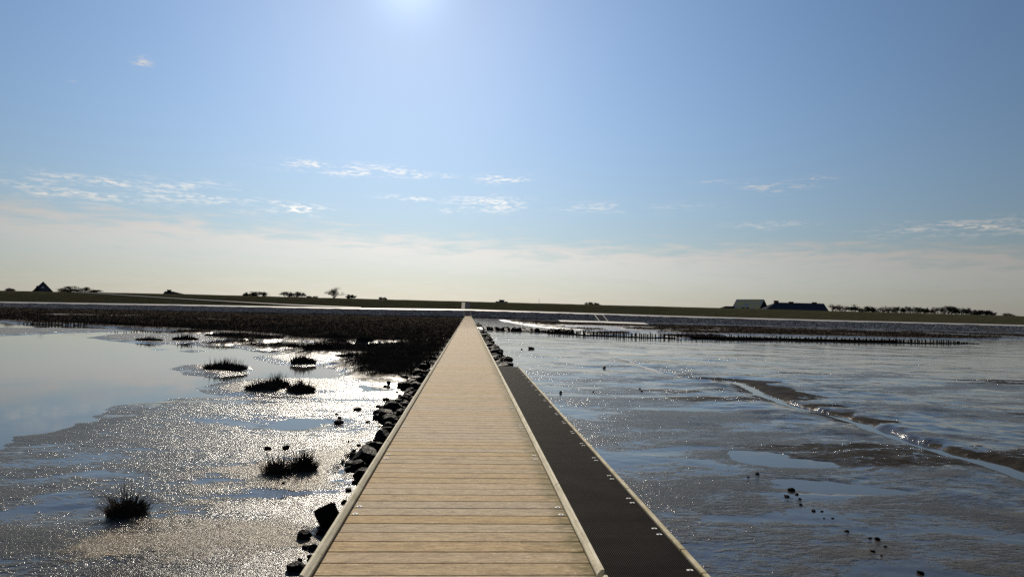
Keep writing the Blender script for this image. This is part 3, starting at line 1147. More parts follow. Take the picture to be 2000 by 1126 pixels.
# ------------------------------------------------------------------ rocks
def rock_mesh(seed, sub=3, sharp=0.35):
    r = random.Random(seed)
    bm = bmesh.new()
    bmesh.ops.create_icosphere(bm, subdivisions=sub, radius=1.0)
    # plane cuts give broken faces
    cuts = []
    for i in range(9):
        d = Vector((r.gauss(0, 1), r.gauss(0, 1), r.gauss(0, .8))).normalized()
        cuts.append((d, r.uniform(.52, .88)))
    for v in bm.verts:
        for d, c in cuts:
            e = v.co.dot(d)
            if e > c:
                v.co -= d * (e - c) * 0.93
        n = 0.05 * math.sin(v.co.x * 5.1 + seed) * math.cos(v.co.y * 4.3 + seed * 2) + 0.03 * math.sin(v.co.z * 9 + v.co.x * 7)
        v.co *= 1 + n + r.uniform(-.015, .015)
    me = bpy.data.meshes.new('rock')
    bm.to_mesh(me)
    bm.free()
    me.materials.append(M['rock'])
    return me


ROCKS = [rock_mesh(i) for i in range(10)]
ROCKS_LO = [rock_mesh(40 + i, 2) for i in range(6)]
_rr = random.Random(11)


def rock(p, sx, sy=None, sz=None, label=None, group=None, lo=False, name='boulder', sink=0.35, cat='rock'):
    sy = sy or sx * _rr.uniform(.75, 1.1)
    sz = sz or sx * _rr.uniform(.55, .8)
    o = bpy.data.objects.new(name, _rr.choice(ROCKS_LO if lo else ROCKS))
    COL.objects.link(o)
    o.location = (p[0], p[1], p[2] + sz * (1 - 2 * sink))
    o.scale = (sx, sy, sz)
    o.rotation_euler = (_rr.uniform(-.2, .2), _rr.uniform(-.2, .2), _rr.uniform(0, 6.28))
    tag(o, label, cat, group)
    return o


def gz(x, y):
    h, m = ground_h(np.array([float(x)]), np.array([float(y)]))
    return float(h[0])


def px_rock(px, py, wpx, label=None, group=None, flat=None, name='boulder', sink=.3):
    p = on_z(px, py, 0.02)
    d = math.hypot(p.x, p.y)
    s = wpx / FPX * d * 0.5 * (1.12 if name == 'boulder' else 0.66)
    return rock((p.x, p.y + s * .5, max(gz(p.x, p.y), -.03)), s, None, s * flat if flat else None, label, group, name=name, sink=sink)


# single rocks one can point to
px_rock(632, 1036, 44, 'tall upright black boulder beside the left kerb of the boardwalk', flat=1.25, sink=.22)
px_rock(592, 1060, 24, 'squat black rock just left of the boardwalk in the foreground', flat=.8)
px_rock(577, 1118, 34, 'dark rock at the bottom edge left of the boardwalk', flat=.5)
px_rock(661, 829, 17, 'largest of three dark stones lying in the blue puddle', flat=.6)
px_rock(663, 816, 9, 'small stone just behind the largest stone in the puddle', flat=.55)
px_rock(657, 810, 8, 'smallest rear stone of the three in the puddle', flat=.55)
px_rock(697, 802, 15, 'lone flat dark stone on the glittering mud behind the puddle', flat=.5)
px_rock(521, 880, 13, 'left of two dark stones behind the twin grass tufts', flat=.55)
px_rock(557, 880, 15, 'right of two dark stones behind the twin grass tufts', flat=.6)
px_rock(752, 753, 8, 'left of two small stones on bright mud before the marsh', flat=.8)
px_rock(759, 750, 7, 'right of two small stones on bright mud before the marsh', flat=.8)
px_rock(753, 783, 14, 'low dark stone on bright mud left of the rock bank', flat=.5)
px_rock(718, 826, 9, 'tiny flat stone on glittering mud near the rock bank', flat=.5)
px_rock(738, 796, 10, 'small round stone at the left foot of the largest rock heap', flat=.6)
px_rock(1095, 768, 7, 'small dark stone on wet mud right of the grating platform', flat=.9)
px_rock(1160, 765, 6, 'tiny dark stone on wet mud level with the far platform', flat=.5)
px_rock(1250, 759, 4, 'left of two tiny stones on the open flat', flat=.7)
px_rock(1254, 764, 5, 'right of two tiny stones on the open flat', flat=.7)
px_rock(1180, 718, 7, 'tiny dark stone far out on the right flat', flat=.6)
px_rock(1038, 681, 14, 'long flat dark stone on bright mud right of the riprap', flat=.35)
px_rock(1019, 682, 5, 'small stone beside the long flat stone near the riprap', flat=.6)
px_rock(545, 940, 7, 'pebble in front of the left twin grass tuft', flat=.6)
px_rock(552, 951, 7, 'pebble on tan mud below the twin grass tufts', flat=.6)

# riprap bank left of the walkway: heaps seen one by one
LBANK = 'rocks heaped along the left edge of the boardwalk'
HEAP = []
LL = 'dark wet rock in the heaps along the left edge of the boardwalk'
for (px, py, w) in ((655, 1030, 30), (648, 1068, 28), (628, 1085, 20), (610, 1078, 16), (640, 1058, 16), (622, 1050, 12), (605, 1095, 12), (596, 1076, 12),
                    (700, 921, 34), (712, 905, 52), (735, 890, 40), (745, 868, 40), (722, 880, 30), (757, 855, 30), (700, 936, 14), (668, 905, 8),
                    (757, 842, 26), (765, 830, 30), (752, 822, 40), (741, 812, 26), (768, 812, 44), (780, 800, 40), (760, 804, 36), (748, 808, 24),
                    (775, 818, 30), (786, 790, 26), (770, 795, 22), (792, 786, 18), (781, 788, 12), (800, 772, 24), (795, 762, 26), (785, 757, 20),
                    (806, 760, 26), (812, 748, 28), (799, 750, 22), (790, 744, 14), (820, 740, 26), (826, 730, 22), (816, 734, 18), (832, 722, 18),
                    (700, 875, 9), (690, 886, 8), (680, 868, 6), (693, 893, 7), (705, 885, 8), (780, 775, 8), (775, 768, 6),
                    (650, 1010, 20), (636, 1072, 18), (585, 1100, 10), (680, 962, 12), (690, 948, 10), (672, 985, 12)):
    o = px_rock(px, py, w, LL, LBANK, flat=_rr.uniform(.6, .85))
    HEAP.append(o)
    if o.location.x > -1.05:
        o.location.x = -1.05 - _rr.uniform(0, .08)
        if o.scale.z * .9 + o.location.z > DECK - .02:
            o.location.z = DECK - .05 - o.scale.z
for (ya, yb, xo, n, s0, s1) in ((5.6, 8.6, -1.45, 6, .08, .16), (9.3, 12.4, -1.75, 12, .13, .24), (13.8, 18.6, -2.05, 34, .16, .30), (19.4, 27.0, -1.95, 30, .18, .34)):
    for i in range(n):
        y = _rr.uniform(ya, yb)
        m = 1 - abs((y - ya) / (yb - ya) * 2 - 1) ** 2
        x = -1.02 + (xo + 1.02) * (0.35 + .65 * m) * _rr.random()
        o = rock((x, y, .08 * (1 - (x + 1.02) / (xo + 1.02))), _rr.uniform(s0, s1) * .74, None, None, LL, LBANK)
        HEAP.append(o)
HEAP.sort(key=lambda o: o.location.y)


def nth(j):
    j += 1
    return 'nearest' if j == 1 else '%d%s' % (j, 'th' if 10 < j % 100 < 14 else {1: 'st', 2: 'nd', 3: 'rd'}.get(j % 10, 'th'))


for (ya, yb, where) in ((0, 8.8, 'foreground rocks beside the left kerb'), (8.8, 13.5, 'rock heap level with the twin grass tufts'),
                        (13.5, 20.0, 'largest rock heap left of the boardwalk'), (20.0, 99, 'far rock heap left of the boardwalk before the marsh')):
    for j, o in enumerate([q for q in HEAP if ya <= q.location.y < yb]):
        o['label'] = '%s in depth of the %s' % (nth(j), where)
LL = 'dark rock half hidden under the left kerb of the boardwalk'
for i in range(20):
    y = _rr.uniform(5.5, 28)
    s = _rr.uniform(.12, .24)
    rock((_rr.uniform(-1.35, -0.75), y, _rr.uniform(.02, .2)), s, None, None, LL, LBANK)

# riprap right of the walkway beyond the platform
RB = 'rocks heaped along the right edge of the boardwalk'
RIP = []
for i in range(190):
    t = i / 190
    y = 21.6 * (118 / 21.6) ** t
    edge = 1.85 if y > 24 else 1.70
    x = 0.95 + (edge - 0.95) * _rr.random() ** 1.0
    s = _rr.uniform(.17, .31) * (1 + y / 220)
    zt = (1 - (x - .95) / (edge - .9)) * .30
    RIP.append((x, y + _rr.uniform(-.4, .4), zt, s))
RIP.sort(key=lambda q: q[1])
for j, (x, y, zt, s) in enumerate(RIP[:112]):
    rock((x, y, zt), s, None, None, '%s rock beyond the platform in the riprap right of the boardwalk' % nth(j), RB, lo=y > 45, sink=.3)
mb = MB()
for (x, y, zt, s) in RIP[112:]:
    me = _rr.choice(ROCKS_LO)
    a = _rr.uniform(0, 6.28)
    ca, sa = math.cos(a) * s, math.sin(a) * s
    mb.add([(x + v.co.x * ca - v.co.y * sa, y + v.co.x * sa + v.co.y * ca, zt + s * .3 + v.co.z * s * .7) for v in me.vertices], [tuple(p.vertices) for p in me.polygons])
tag(link('riprap', mesh_np('riprap', mb.v, mb.f), M['rock']), 'far part of the dark riprap right of the boardwalk', 'rock', kind='stuff')

# seaweed covered stone groyne running right from the walkway
gp = [on_z(*q, 0.0) for q in ((948, 644), (1000, 646.5), (1060, 648.5), (1105, 650), (1122, 650))]
gr = empty('stone_groyne', gp[0])
tag(gr, 'low dark seaweed covered stone groyne joining the riprap to the post fence', 'groyne')
gv, gf = [], []
for i, p in enumerate(gp):
    hgt = (.30, .34, .40, .42, .05)[i]
    for (dy, dz) in ((-1.0, -.1), (-.4, hgt * .8), (.4, hgt), (1.3, hgt * .6), (2.2, -.1)):
        gv.append((p.x - gp[0].x, p.y - gp[0].y + dy, dz))
for i in range(len(gp) - 1):
    for j in range(4):
        gf.append((i * 5 + j, (i + 1) * 5 + j, (i + 1) * 5 + j + 1, i * 5 + j + 1))
link('bank', mesh_np('bank', gv, gf, True), M['rock'], gr)
for i in range(90):
    t = _rr.random() * 3.9
    a = int(t)
    p = gp[a].lerp(gp[a + 1], t - a)
    o = link('stone', _rr.choice(ROCKS_LO), None, gr)
    s = _rr.uniform(.14, .30)
    o.location = (p.x - gp[0].x, p.y - gp[0].y + _rr.uniform(-.8, 1.2), _rr.uniform(.12, .38))
    o.scale = (s * 1.2, s, s * .7)
    o.rotation_euler = (0, 0, _rr.uniform(0, 6))

# concrete landing slab beside the far walkway
sp = [on_z(px, py, .55) for px, py in ((931.5, 643), (943.5, 643), (941, 638.3), (928.5, 638.3))]
mb = MB()
mb.add([(p.x, p.y, .55) for p in sp] + [(p.x, p.y, .05) for p in sp], [(0, 1, 2, 3), (7, 6, 5, 4), (0, 4, 5, 1), (1, 5, 6, 2), (2, 6, 7, 3), (3, 7, 4, 0)])
tag(mb.build('landing_slab', M['concrete']), 'small pale concrete slab beside the far right edge of the boardwalk', 'slab')

# clods and shells trailed over the right mud
CL = ((1480, 925, 14), (1462, 931, 8), (1548, 957, 26), (1557, 965, 12), (1538, 970, 16), (1563, 974, 10), (1590, 997, 16), (1606, 998, 9),
      (1610, 1012, 8), (1627, 1012, 8), (1655, 1037, 12), (1700, 1050, 10), (1716, 1053, 18), (1730, 1067, 10), (1706, 1078, 14), (1722, 1086, 10), (1565, 985, 12), (1800, 1120, 20))
for j, (px, py, w) in enumerate(CL):
    o = px_rock(px, py, w, '%s clod of the trail across the right mudflat, counted from its far end' % ('first' if j == 0 else nth(j)), 'clods trailing across the right mudflat', flat=.5, name='mud_clod', sink=.3)
    o['category'] = 'clod'


# ------------------------------------------------------------------ grass
def blade(V, F, x, y, z, h, w, lean, ang, curl=0.5):
    b = len(V)
    dx, dy = math.cos(ang), math.sin(ang)
    px, py = -dy * w, dx * w
    m, t = .55, 1.0
    V.append((x - px, y - py, z - .03))
    V.append((x + px, y + py, z - .03))
    lx, ly = dx * lean * m * curl, dy * lean * m * curl
    V.append((x + lx - px * .7, y + ly - py * .7, z + h * m))
    V.append((x + lx + px * .7, y + ly + py * .7, z + h * m))
    V.append((x + dx * lean, y + dy * lean, z + h))
    F.append((b, b + 1, b + 3, b + 2))
    F.append((b + 2, b + 3, b + 4))


_gr = random.Random(77)


def tuft(px, py, wpx, hpx, n, label, stray=0, lean=.5, flat=.5):
    """one clump of grass; px, py is the middle of its foot"""
    c = on_z(px, py, 0.02)
    d = math.hypot(c.x, c.y)
    rx = wpx / FPX * d / 2
    ry = rx * flat
    hh = hpx / FPX * d
    z0 = max(gz(c.x, c.y), 0.0)
    V, F = [], []
    w = max(.0035, .0008 * d)
    for i in range(n):
        r = math.sqrt(_gr.random())
        a = _gr.uniform(0, 6.283)
        x, y = math.cos(a) * r * rx * .8, math.sin(a) * r * ry * .8
        h = hh * _gr.uniform(.45, 1.0) * (1 - .45 * r)
        blade(V, F, x, y, 0, h, w * _gr.uniform(.7, 1.3), _gr.uniform(.1, 1) * lean * hh * (.3 + r), a + _gr.uniform(-.7, .7))
    for i in range(stray):
        a = _gr.choice((_gr.uniform(2.2, 3.9), _gr.uniform(-.6, 1.0), _gr.uniform(2.6, 3.5)))
        blade(V, F, math.cos(a) * rx * .3, math.sin(a) * ry * .3, 0, hh * _gr.uniform(.1, 1.5), w * .8, hh * _gr.uniform(.6, 1.5), a, .8)
    for i in range(n // 9):
        a = _gr.uniform(0, 6.283)
        rr = _gr.random() * .8
        blade(V, F, math.cos(a) * rx * rr, math.sin(a) * ry * rr, 0, hh * _gr.uniform(.9, 1.55), w * .6, hh * _gr.uniform(.05, .5), a)
    # dead matted foot
    for i in range(n // 2):
        a = _gr.uniform(0, 6.283)
        r = _gr.random()
        blade(V, F, math.cos(a) * rx * r * .8, math.sin(a) * ry * r * .8, 0, hh * _gr.uniform(.1, .35), w * 1.5, hh * _gr.uniform(.2, .5), a)
    o = link('grass_tuft', mesh_np('grass_tuft', V, F), M['grass'], None, (c.x, c.y, z0))
    tag(o, label, 'grass')
    return o


tuft(248, 1008, 78, 48, 340, 'spiky dark grass tuft with long stray stalks, nearest on the left mud', 22, .7, .7)
tuft(541, 931, 62, 38, 260, 'left of the twin grass tufts on tan mud', 6, .55, .5)
tuft(594, 925, 58, 42, 280, 'right of the twin grass tufts on tan mud', 6, .55, .6)
tuft(692, 894, 46, 12, 90, 'sparse low sprouts beside the left rock heap', 2, .5, .4)
tuft(440, 723, 96, 16, 900, 'long dark grass tuft on the oval mud islet', 0, .3, .4)
tuft(512, 765, 74, 16, 700, 'left low part of the double grass clump before the lagoon', 0, .35, .45)
tuft(541, 761, 56, 20, 700, 'tall middle grass clump right beside the low clump before the lagoon', 0, .35, .5)
tuft(588, 766, 62, 18, 700, 'right round grass clump of the row before the lagoon', 0, .35, .5)
tuft(592, 710, 58, 14, 700, 'low grass clump on the small spit left of the marsh', 0, .3, .5)
tuft(291, 666, 58, 6, 500, 'low dark grass clump on the far left mud islet', 0, .2, .35)
tuft(362, 665, 56, 9, 600, 'dark grass clump right of the far left mud islet', 0, .2, .35)
tuft(436, 659, 80, 7, 700, 'wide flat dark grass clump beside the far lagoon', 0, .2, .3)
tuft(571, 679, 56, 8, 600, 'thin dark grass clump at the far marsh edge', 0, .25, .35)
tuft(620, 688, 72, 14, 800, 'broad dark grass clump between two bright pools of the marsh', 0, .25, .45)
tuft(648, 664, 70, 8, 700, 'flat dark grass clump among the far marsh pools', 0, .25, .4)
tuft(715, 668, 44, 7, 400, 'small dark grass clump between the right marsh pools', 0, .25, .4)
tuft(688, 697, 80, 9, 800, 'ragged dark grass clump at the tip of the near marsh', 0, .3, .5)


def build_marsh():
    """dense dead stalks of the salt marsh; nobody could count them"""
    rs = np.random.RandomState(4)
    for name, px0, px1, py0, py1, num, label, side in (
            ('marsh_grass', -120, 905, 600, 736, 110000, 'dark brown dead marsh grass left of the boardwalk', -1),
            ('marsh_grass', 960, 2150, 622, 668, 40000, 'dark dead marsh grass below the stone revetment on the right', 1)):
        px = rs.uniform(px0, px1, num)
        t = rs.random_sample(num)
        py = py0 + (py1 - py0) * t
        # unproject all at once on z = 0.12
        dc = np.stack([(px - CXP) / FPX, (CYP - py) / FPX, -np.ones(num)], -1)
        Rm = np.array(CR)
        dw = dc @ Rm.T
        ok = dw[:, 2] < -0.006
        dw = dw[ok]
        tt = (0.12 - EYE) / dw[:, 2]
        x, y = dw[:, 0] * tt, dw[:, 1] * tt
        h, ma = ground_h(x, y)
        keep = (ma > 0.55) & (h > 0.05) & (y < dyke_foot(x) - .5) & (np.abs(x + .1) > 1.05) & (y < 240)
        x, y, h, ma = x[keep], y[keep], h[keep], ma[keep]
        n = len(x)
        d = np.hypot(x, y)
        # three blades per spot
        V = np.zeros((n, 3, 5, 3), np.float32)
        patch = fbm(x * .35, y * .35, 3, 91)
        for b in range(3):
            hh = (0.06 + 0.13 * rs.random_sample(n)) * (0.75 + 1.3 * np.clip(patch + .25, 0, .6)) * np.clip(ma * 1.3 - .3, .3, 1)
            ang = rs.uniform(0, 6.283, n)
            w = np.maximum(.004, .00030 * d) * rs.uniform(.7, 1.3, n)
            lean = hh * rs.uniform(.1, .8, n)
            sp = .05 + .0015 * d
            bx, by = x + rs.uniform(-1, 1, n) * sp, y + rs.uniform(-1, 1, n) * sp
            dx, dy = np.cos(ang), np.sin(ang)
            wx, wy = -dy * w, dx * w
            V[:, b, 0] = np.stack([bx - wx, by - wy, h - .05], -1)
            V[:, b, 1] = np.stack([bx + wx, by + wy, h - .05], -1)
            V[:, b, 2] = np.stack([bx + dx * lean * .3 - wx * .7, by + dy * lean * .3 - wy * .7, h + hh * .55], -1)
            V[:, b, 3] = np.stack([bx + dx * lean * .3 + wx * .7, by + dy * lean * .3 + wy * .7, h + hh * .55], -1)
            V[:, b, 4] = np.stack([bx + dx * lean, by + dy * lean, h + hh], -1)
        nb = n * 3
        V = V.reshape(-1, 3)
        base = np.arange(nb)[:, None] * 5
        T = np.concatenate([base + np.array([[0, 1, 3]]), base + np.array([[0, 3, 2]]), base + np.array([[2, 3, 4]])], 0)
        me = bpy.data.meshes.new(name)
        me.vertices.add(len(V))
        me.vertices.foreach_set('co', V.ravel())
        me.loops.add(len(T) * 3)
        me.loops.foreach_set('vertex_index', T.ravel().astype(np.int32))
        me.polygons.add(len(T))
        me.polygons.foreach_set('loop_start', (np.arange(len(T)) * 3).astype(np.int32))
        me.update(calc_edges=True)
        o = link(name, me, M['grass'])
        tag(o, label, 'grass', kind='stuff')


build_marsh()


# ------------------------------------------------------------------ post fences
def build_fence(label, px_pts, n, hgt, brush, twin, seed, zj=.1):
    r = random.Random(seed)
    base = [on_z(px, py, 0.0) for px, py in px_pts]
    f = empty('post_fence', base[0])
    tag(f, label, 'fence')
    pm = []
    for i in range(5):
        mb = MB()
        a = Vector((r.uniform(-.03, .03), r.uniform(-.03, .03), 1.0))
        mb.tube((0, 0, -.3), a * .96, .066, .060, 7)
        mb.tube(a * .96, a, .060, .040, 7)
        me = mb.mesh('post')
        me.materials.append(M['dark_timber'])
        pm.append(me)
    seg = [(base[i + 1] - base[i]).length for i in range(len(base) - 1)]
    tot = sum(seg)

    def at(t):
        s = t * tot
        for i, q in enumerate(seg):
            if s <= q or i == len(seg) - 1:
                return base[i].lerp(base[i + 1], min(1, s / q))
            s -= q
    for row in range(2 if twin else 1):
        for i in range(n):
            t = (i + r.uniform(-.25, .25)) / (n - 1)
            if r.random() < .06:
                continue
            t = min(max(t, 0), 1)
            p = at(t)
            o = link('post', r.choice(pm), None, f)
            o.location = (p.x - base[0].x, p.y - base[0].y + row * .62, 0)
            taper = min(1, (1 - t) * 9 + .25) if twin else min(1, t * 6 + .3)
            o.scale = (r.uniform(.7, 1.15), r.uniform(.7, 1.15), hgt(t) * r.uniform(.72, 1.08) * taper)
            o.rotation_euler = (0, 0, r.uniform(0, 6))
    # brushwood packed between the posts
    if brush:
        V, F = [], []
        for i in range(brush):
            t = r.random()
            d = hgt(t)
            if r.random() > (0.25 + .75 * (0.35 < t < .80)):
                continue
            p = at(t)
            z = r.uniform(0, .55 if .35 < t < .8 else .2) * d
            L = r.uniform(.3, .8)
            x, y = p.x - base[0].x, p.y - base[0].y + .1 + r.uniform(0, .42)
            b = len(V)
            w = r.uniform(.02, .05)
            V += [(x - L, y, z - w), (x + L, y + r.uniform(-.1, .1), z - w + r.uniform(-.06, .06)), (x + L, y, z + w), (x - L, y, z + w)]
            F.append((b, b + 1, b + 2, b + 3))
        o = link('brushwood', mesh_np('brushwood', V, F), M['dark_timber'], f)
        o['kind'] = 'stuff'
    return f


build_fence('double row of dark wooden posts crossing the right mudflat', [(1072, 651.5), (1140, 655), (1260, 660.5), (1340, 662), (1500, 665), (1700, 669), (1860, 671.5), (1908, 672)],
            112, lambda t: .57 - .10 * t, 1500, True, 5)
build_fence('row of dark wooden posts in front of the left marsh', [(46, 633), (160, 635.5), (300, 640), (420, 642.5), (560, 645)], 86, lambda t: .52 + .1 * min(t * 3, 1), 260, False, 8)


# ------------------------------------------------------------------ houses behind the dyke
def a_frame():
    Y = 268.0
    apex = on_y(84.5, 549.3, Y)
    cx, top = apex.x, apex.z
    hw, L = 6.6, 13.0
    eave = top - hw * 1.12
    root = empty('gabled_house', (cx, Y, 0), R(31.0))
    tag(root, 'steep gabled dark house behind the dyke, far left', 'house')
    mb = MB()
    mb.add([(-hw + .5, 0, 0), (hw - .5, 0, 0), (hw - .5, 0, eave), (0, 0, top - .35), (-hw + .5, 0, eave),
            (-hw + .5, L, 0), (hw - .5, L, 0), (hw - .5, L, eave), (0, L, top - .35), (-hw + .5, L, eave)],
           [(0, 1, 2, 3, 4), (9, 8, 7, 6, 5), (1, 6, 7, 2), (0, 4, 9, 5)])
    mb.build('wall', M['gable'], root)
    for s in (-1, 1):
        mb = MB()
        mb.add([(0, -.5, top), (s * hw, -.5, eave - .2), (s * hw, L + .5, eave - .2), (0, L + .5, top),
                (0, -.5, top - .4), (s * hw, -.5, eave - .6), (s * hw, L + .5, eave - .6), (0, L + .5, top - .4)],
               [(0, 1, 2, 3), (7, 6, 5, 4), (0, 4, 5, 1), (1, 5, 6, 2), (2, 6, 7, 3)])
        mb.build('roof', M['thatch'], root)
    # small pale gable window, then a wide row of panes
    mb = MB()
    mb.box(-.42, .28, -.06, .04, top - 2.55, top - 1.95)
    w = mb.build('window', M['white'], root)
    w['label'] = 'small pale window high in the gable'
    for xx in (-1.7, -.55, .6, 1.75):
        mb = MB()
        mb.box(xx - .48, xx + .48, -.05, .04, top - 4.6, top - 3.75)
        f = mb.build('window', M['slate'], root)
        mb = MB()
        mb.box(xx - .40, xx + .40, -.07, -.052, top - 4.52, top - 3.83)
        mb.build('pane', M['glass'], f)
    mb = MB()
    mb.box(-2.9, 2.9, -.09, .03, top - 3.45, top - 3.30)
    mb.build('gable_band', M['thatch'], root)


a_frame()


def hip_house(name, label, Y, pxl, pxr, ridge_l, ridge_r, py_ridge_l, py_ridge_r, py_crown, mat, wall, chimneys, depth=10.0, gable=False, wall_mat='brick'):
    """house whose long side faces the walkway; px of the eaves ends at the dyke crown and of the ridge ends"""
    a, b = on_y(ridge_l, py_ridge_l, Y + depth / 2), on_y(ridge_r, py_ridge_r, Y + depth / 2)
    zt = (a.z + b.z) / 2
    e0, e1 = on_y(pxl, py_crown, Y), on_y(pxr, py_crown, Y)
    ez = e0.z - wall
    root = empty(name, ((e0.x + e1.x) / 2, Y, 0))
    tag(root, label, 'house')
    ox = root.location.x
    k = (zt - ez) / max(zt - (e0.z + e1.z) / 2, .3)
    xl = a.x + (e0.x - a.x) * k - ox
    xr = b.x + (e1.x - b.x) * k - ox
    al, bl = a.x - ox, b.x - ox
    V = [(xl, -.4, ez), (xr, -.4, ez), (xr, depth + .4, ez), (xl, depth + .4, ez), (al, depth / 2, zt), (bl, depth / 2, zt)]
    mb = MB()
    mb.add(V + [(x, y, z - .3) for x, y, z in V[:4]], [(0, 1, 5, 4), (2, 3, 4, 5), (1, 2, 5), (3, 0, 4), (0, 6, 7, 1), (1, 7, 8, 2), (2, 8, 9, 3), (3, 9, 6, 0)])
    rf = mb.build('roof', mat, root)
    mb = MB()
    mb.box(xl + .5, xr - .5, 0, depth, 0, ez - .02)
    mb.build('wall', M[wall_mat], root)
    for (px, py) in chimneys:
        p = on_y(px, py, Y + depth / 2)
        mb = MB()
        mb.box(p.x - ox - .65, p.x - ox + .65, depth / 2 - .45, depth / 2 + .45, zt - 1.0, p.z)
        mb.box(p.x - ox - .75, p.x - ox + .75, depth / 2 - .55, depth / 2 + .55, p.z + .002, p.z + .14)
        mb.build('chimney', M['brick'], rf)
    return root


hip_house('low_house', 'low dark hipped roof with a single chimney peeping over the left dyke', 275, 312, 347, 322, 338, 568.6, 568.8, 573, M['slate'], 1.5, [(330.5, 566.2)])
hip_house('farmhouse', 'long dark thatched farmhouse with chimneys behind the right dyke', 224, 1500, 1624, 1516, 1609, 589.6, 593.0, 605, M['thatch'], 1.2,
          [(1516, 587.4), (1545, 589.6), (1590.5, 590.6)], 11)


def barn():
    Y = 238.0
    mid_r = on_y(1465, 584.2, Y)
    L, D, th = 10.2, 8.8, R(-52)
    top = mid_r.z
    ez = top - D / 2 * 1.05
    root = empty('barn', (mid_r.x, Y, 0), th)
    tag(root, 'gabled barn with yellow lichen patched tile roof behind the right dyke', 'barn')
    x0, x1 = -L / 2, L / 2
    sides = []
    for sgn, mat, nm in ((-1, M['lichen'], 'roof'), (1, M['slate'], 'rear_roof')):
        ye = sgn * (D / 2 + .35)
        zl = ez - .35
        f = [(x0 - .25, ye, zl), (x1 + .25, ye, zl), (x1 + .25, 0, top), (x0 - .25, 0, top)]
        mb = MB()
        mb.add(f + [(x, y, z - .22) for x, y, z in f], [(0, 1, 2, 3), (7, 6, 5, 4), (0, 4, 5, 1), (1, 5, 6, 2), (3, 7, 4, 0)])
        sides.append(mb.build(nm, mat, root))
    for xx in (x0, x1):
        w = .25 if xx < 0 else -.25
        mb = MB()
        pr = [(-D / 2, 0), (D / 2, 0), (D / 2, ez - .25), (0, top - .25), (-D / 2, ez - .25)]
        mb.prism(pr, 'x', xx, xx + w)
        mb.build('gable_wall', M['darkwall'], root)
    for sgn in (-1, 1):
        mb = MB()
        mb.box(x0 + .26, x1 - .26, sgn * D / 2 - .12, sgn * D / 2 + .12, 0, ez - .36)
        mb.build('long_wall', M['brick'], root)
    for t in (-.9, .7):
        mb = MB()
        za, zb = ez + 1.1, ez + 1.75
        ya, yb = -(top - za) / 1.05, -(top - zb) / 1.05
        mb.add([(t - .5, ya - .12, za + .04), (t + .5, ya - .12, za + .04), (t + .5, yb - .12, zb + .04), (t - .5, yb - .12, zb + .04),
                (t - .5, ya + .1, za - .1), (t + .5, ya + .1, za - .1), (t + .5, yb + .1, zb - .1), (t - .5, yb + .1, zb - .1)],
               [(0, 1, 2, 3), (0, 4, 5, 1), (1, 5, 6, 2), (2, 6, 7, 3), (3, 7, 4, 0)])
        mb.build('skylight', M['glass'], sides[0])


barn()
hip_house('shed', 'low dark shed roof left of the lichen roofed barn', 236, 1412, 1436, 1417, 1436, 597.6, 597.6, 601.5, M['slate'], .8, [], 5)
hip_house('link_roof', 'low dark roof joining barn and long farmhouse', 236, 1494, 1512, 1495, 1508, 599.8, 599.8, 603, M['slate'], .8, [], 5)

hp = on_y(980, 588.8, 262)
hut = empty('hut', (hp.x, 262, 0))
tag(hut, 'tiny flat roofed hut on the horizon right of the boardwalk axis', 'hut')
mb = MB()
mb.box(-.9, .9, 0, 2, 0, hp.z + .55)
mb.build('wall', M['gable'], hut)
mb = MB()
mb.box(-1.15, 1.15, -.2, 2.2, hp.z + .552, hp.z + .72)
mb.build('roof', M['slate'], hut)
mb = MB()
mb.box(-2.3, -.91, .2, 2, 0, hp.z + .12)
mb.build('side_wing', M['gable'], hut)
mb = MB()
mb.box(.91, 2.3, .2, 2, 0, hp.z + .12)
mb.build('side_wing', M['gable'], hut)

for (px, py0, py1, lab) in ((526, 574, 581, 'thin pole on the dyke between the left bushes'), (1053, 583.5, 592, 'thin pole on the dyke right of the tiny hut'),
                            (125, 563.5, 571, 'thin pole between the gabled house and the round bush'), (545, 576, 582, 'short stake at the left end of the bare hedge')):
    a, b = on_y(px, py1, 250), on_y(px, py0, 250)
    mb = MB()
    h = b.z - a.z + 1.2
    mb.tube((0, 0, 0), (0, 0, h * .93), .05, .045, 6)
    mb.tube((0, 0, h * .93), (0, 0, h), .07, .05, 6)
    o = mb.build('pole', M['dark_timber'])
    o.location = (a.x, 250, a.z - 1.2)
    tag(o, lab, 'pole')


# ------------------------------------------------------------------ trees and bushes
def crest(px):
    """crown line of the dyke in a photo column"""
    xs = [q[0] for q in SECT]
    return Vector([float(np.interp(px, xs, [p[i] for p in P2])) for i in range(3)])


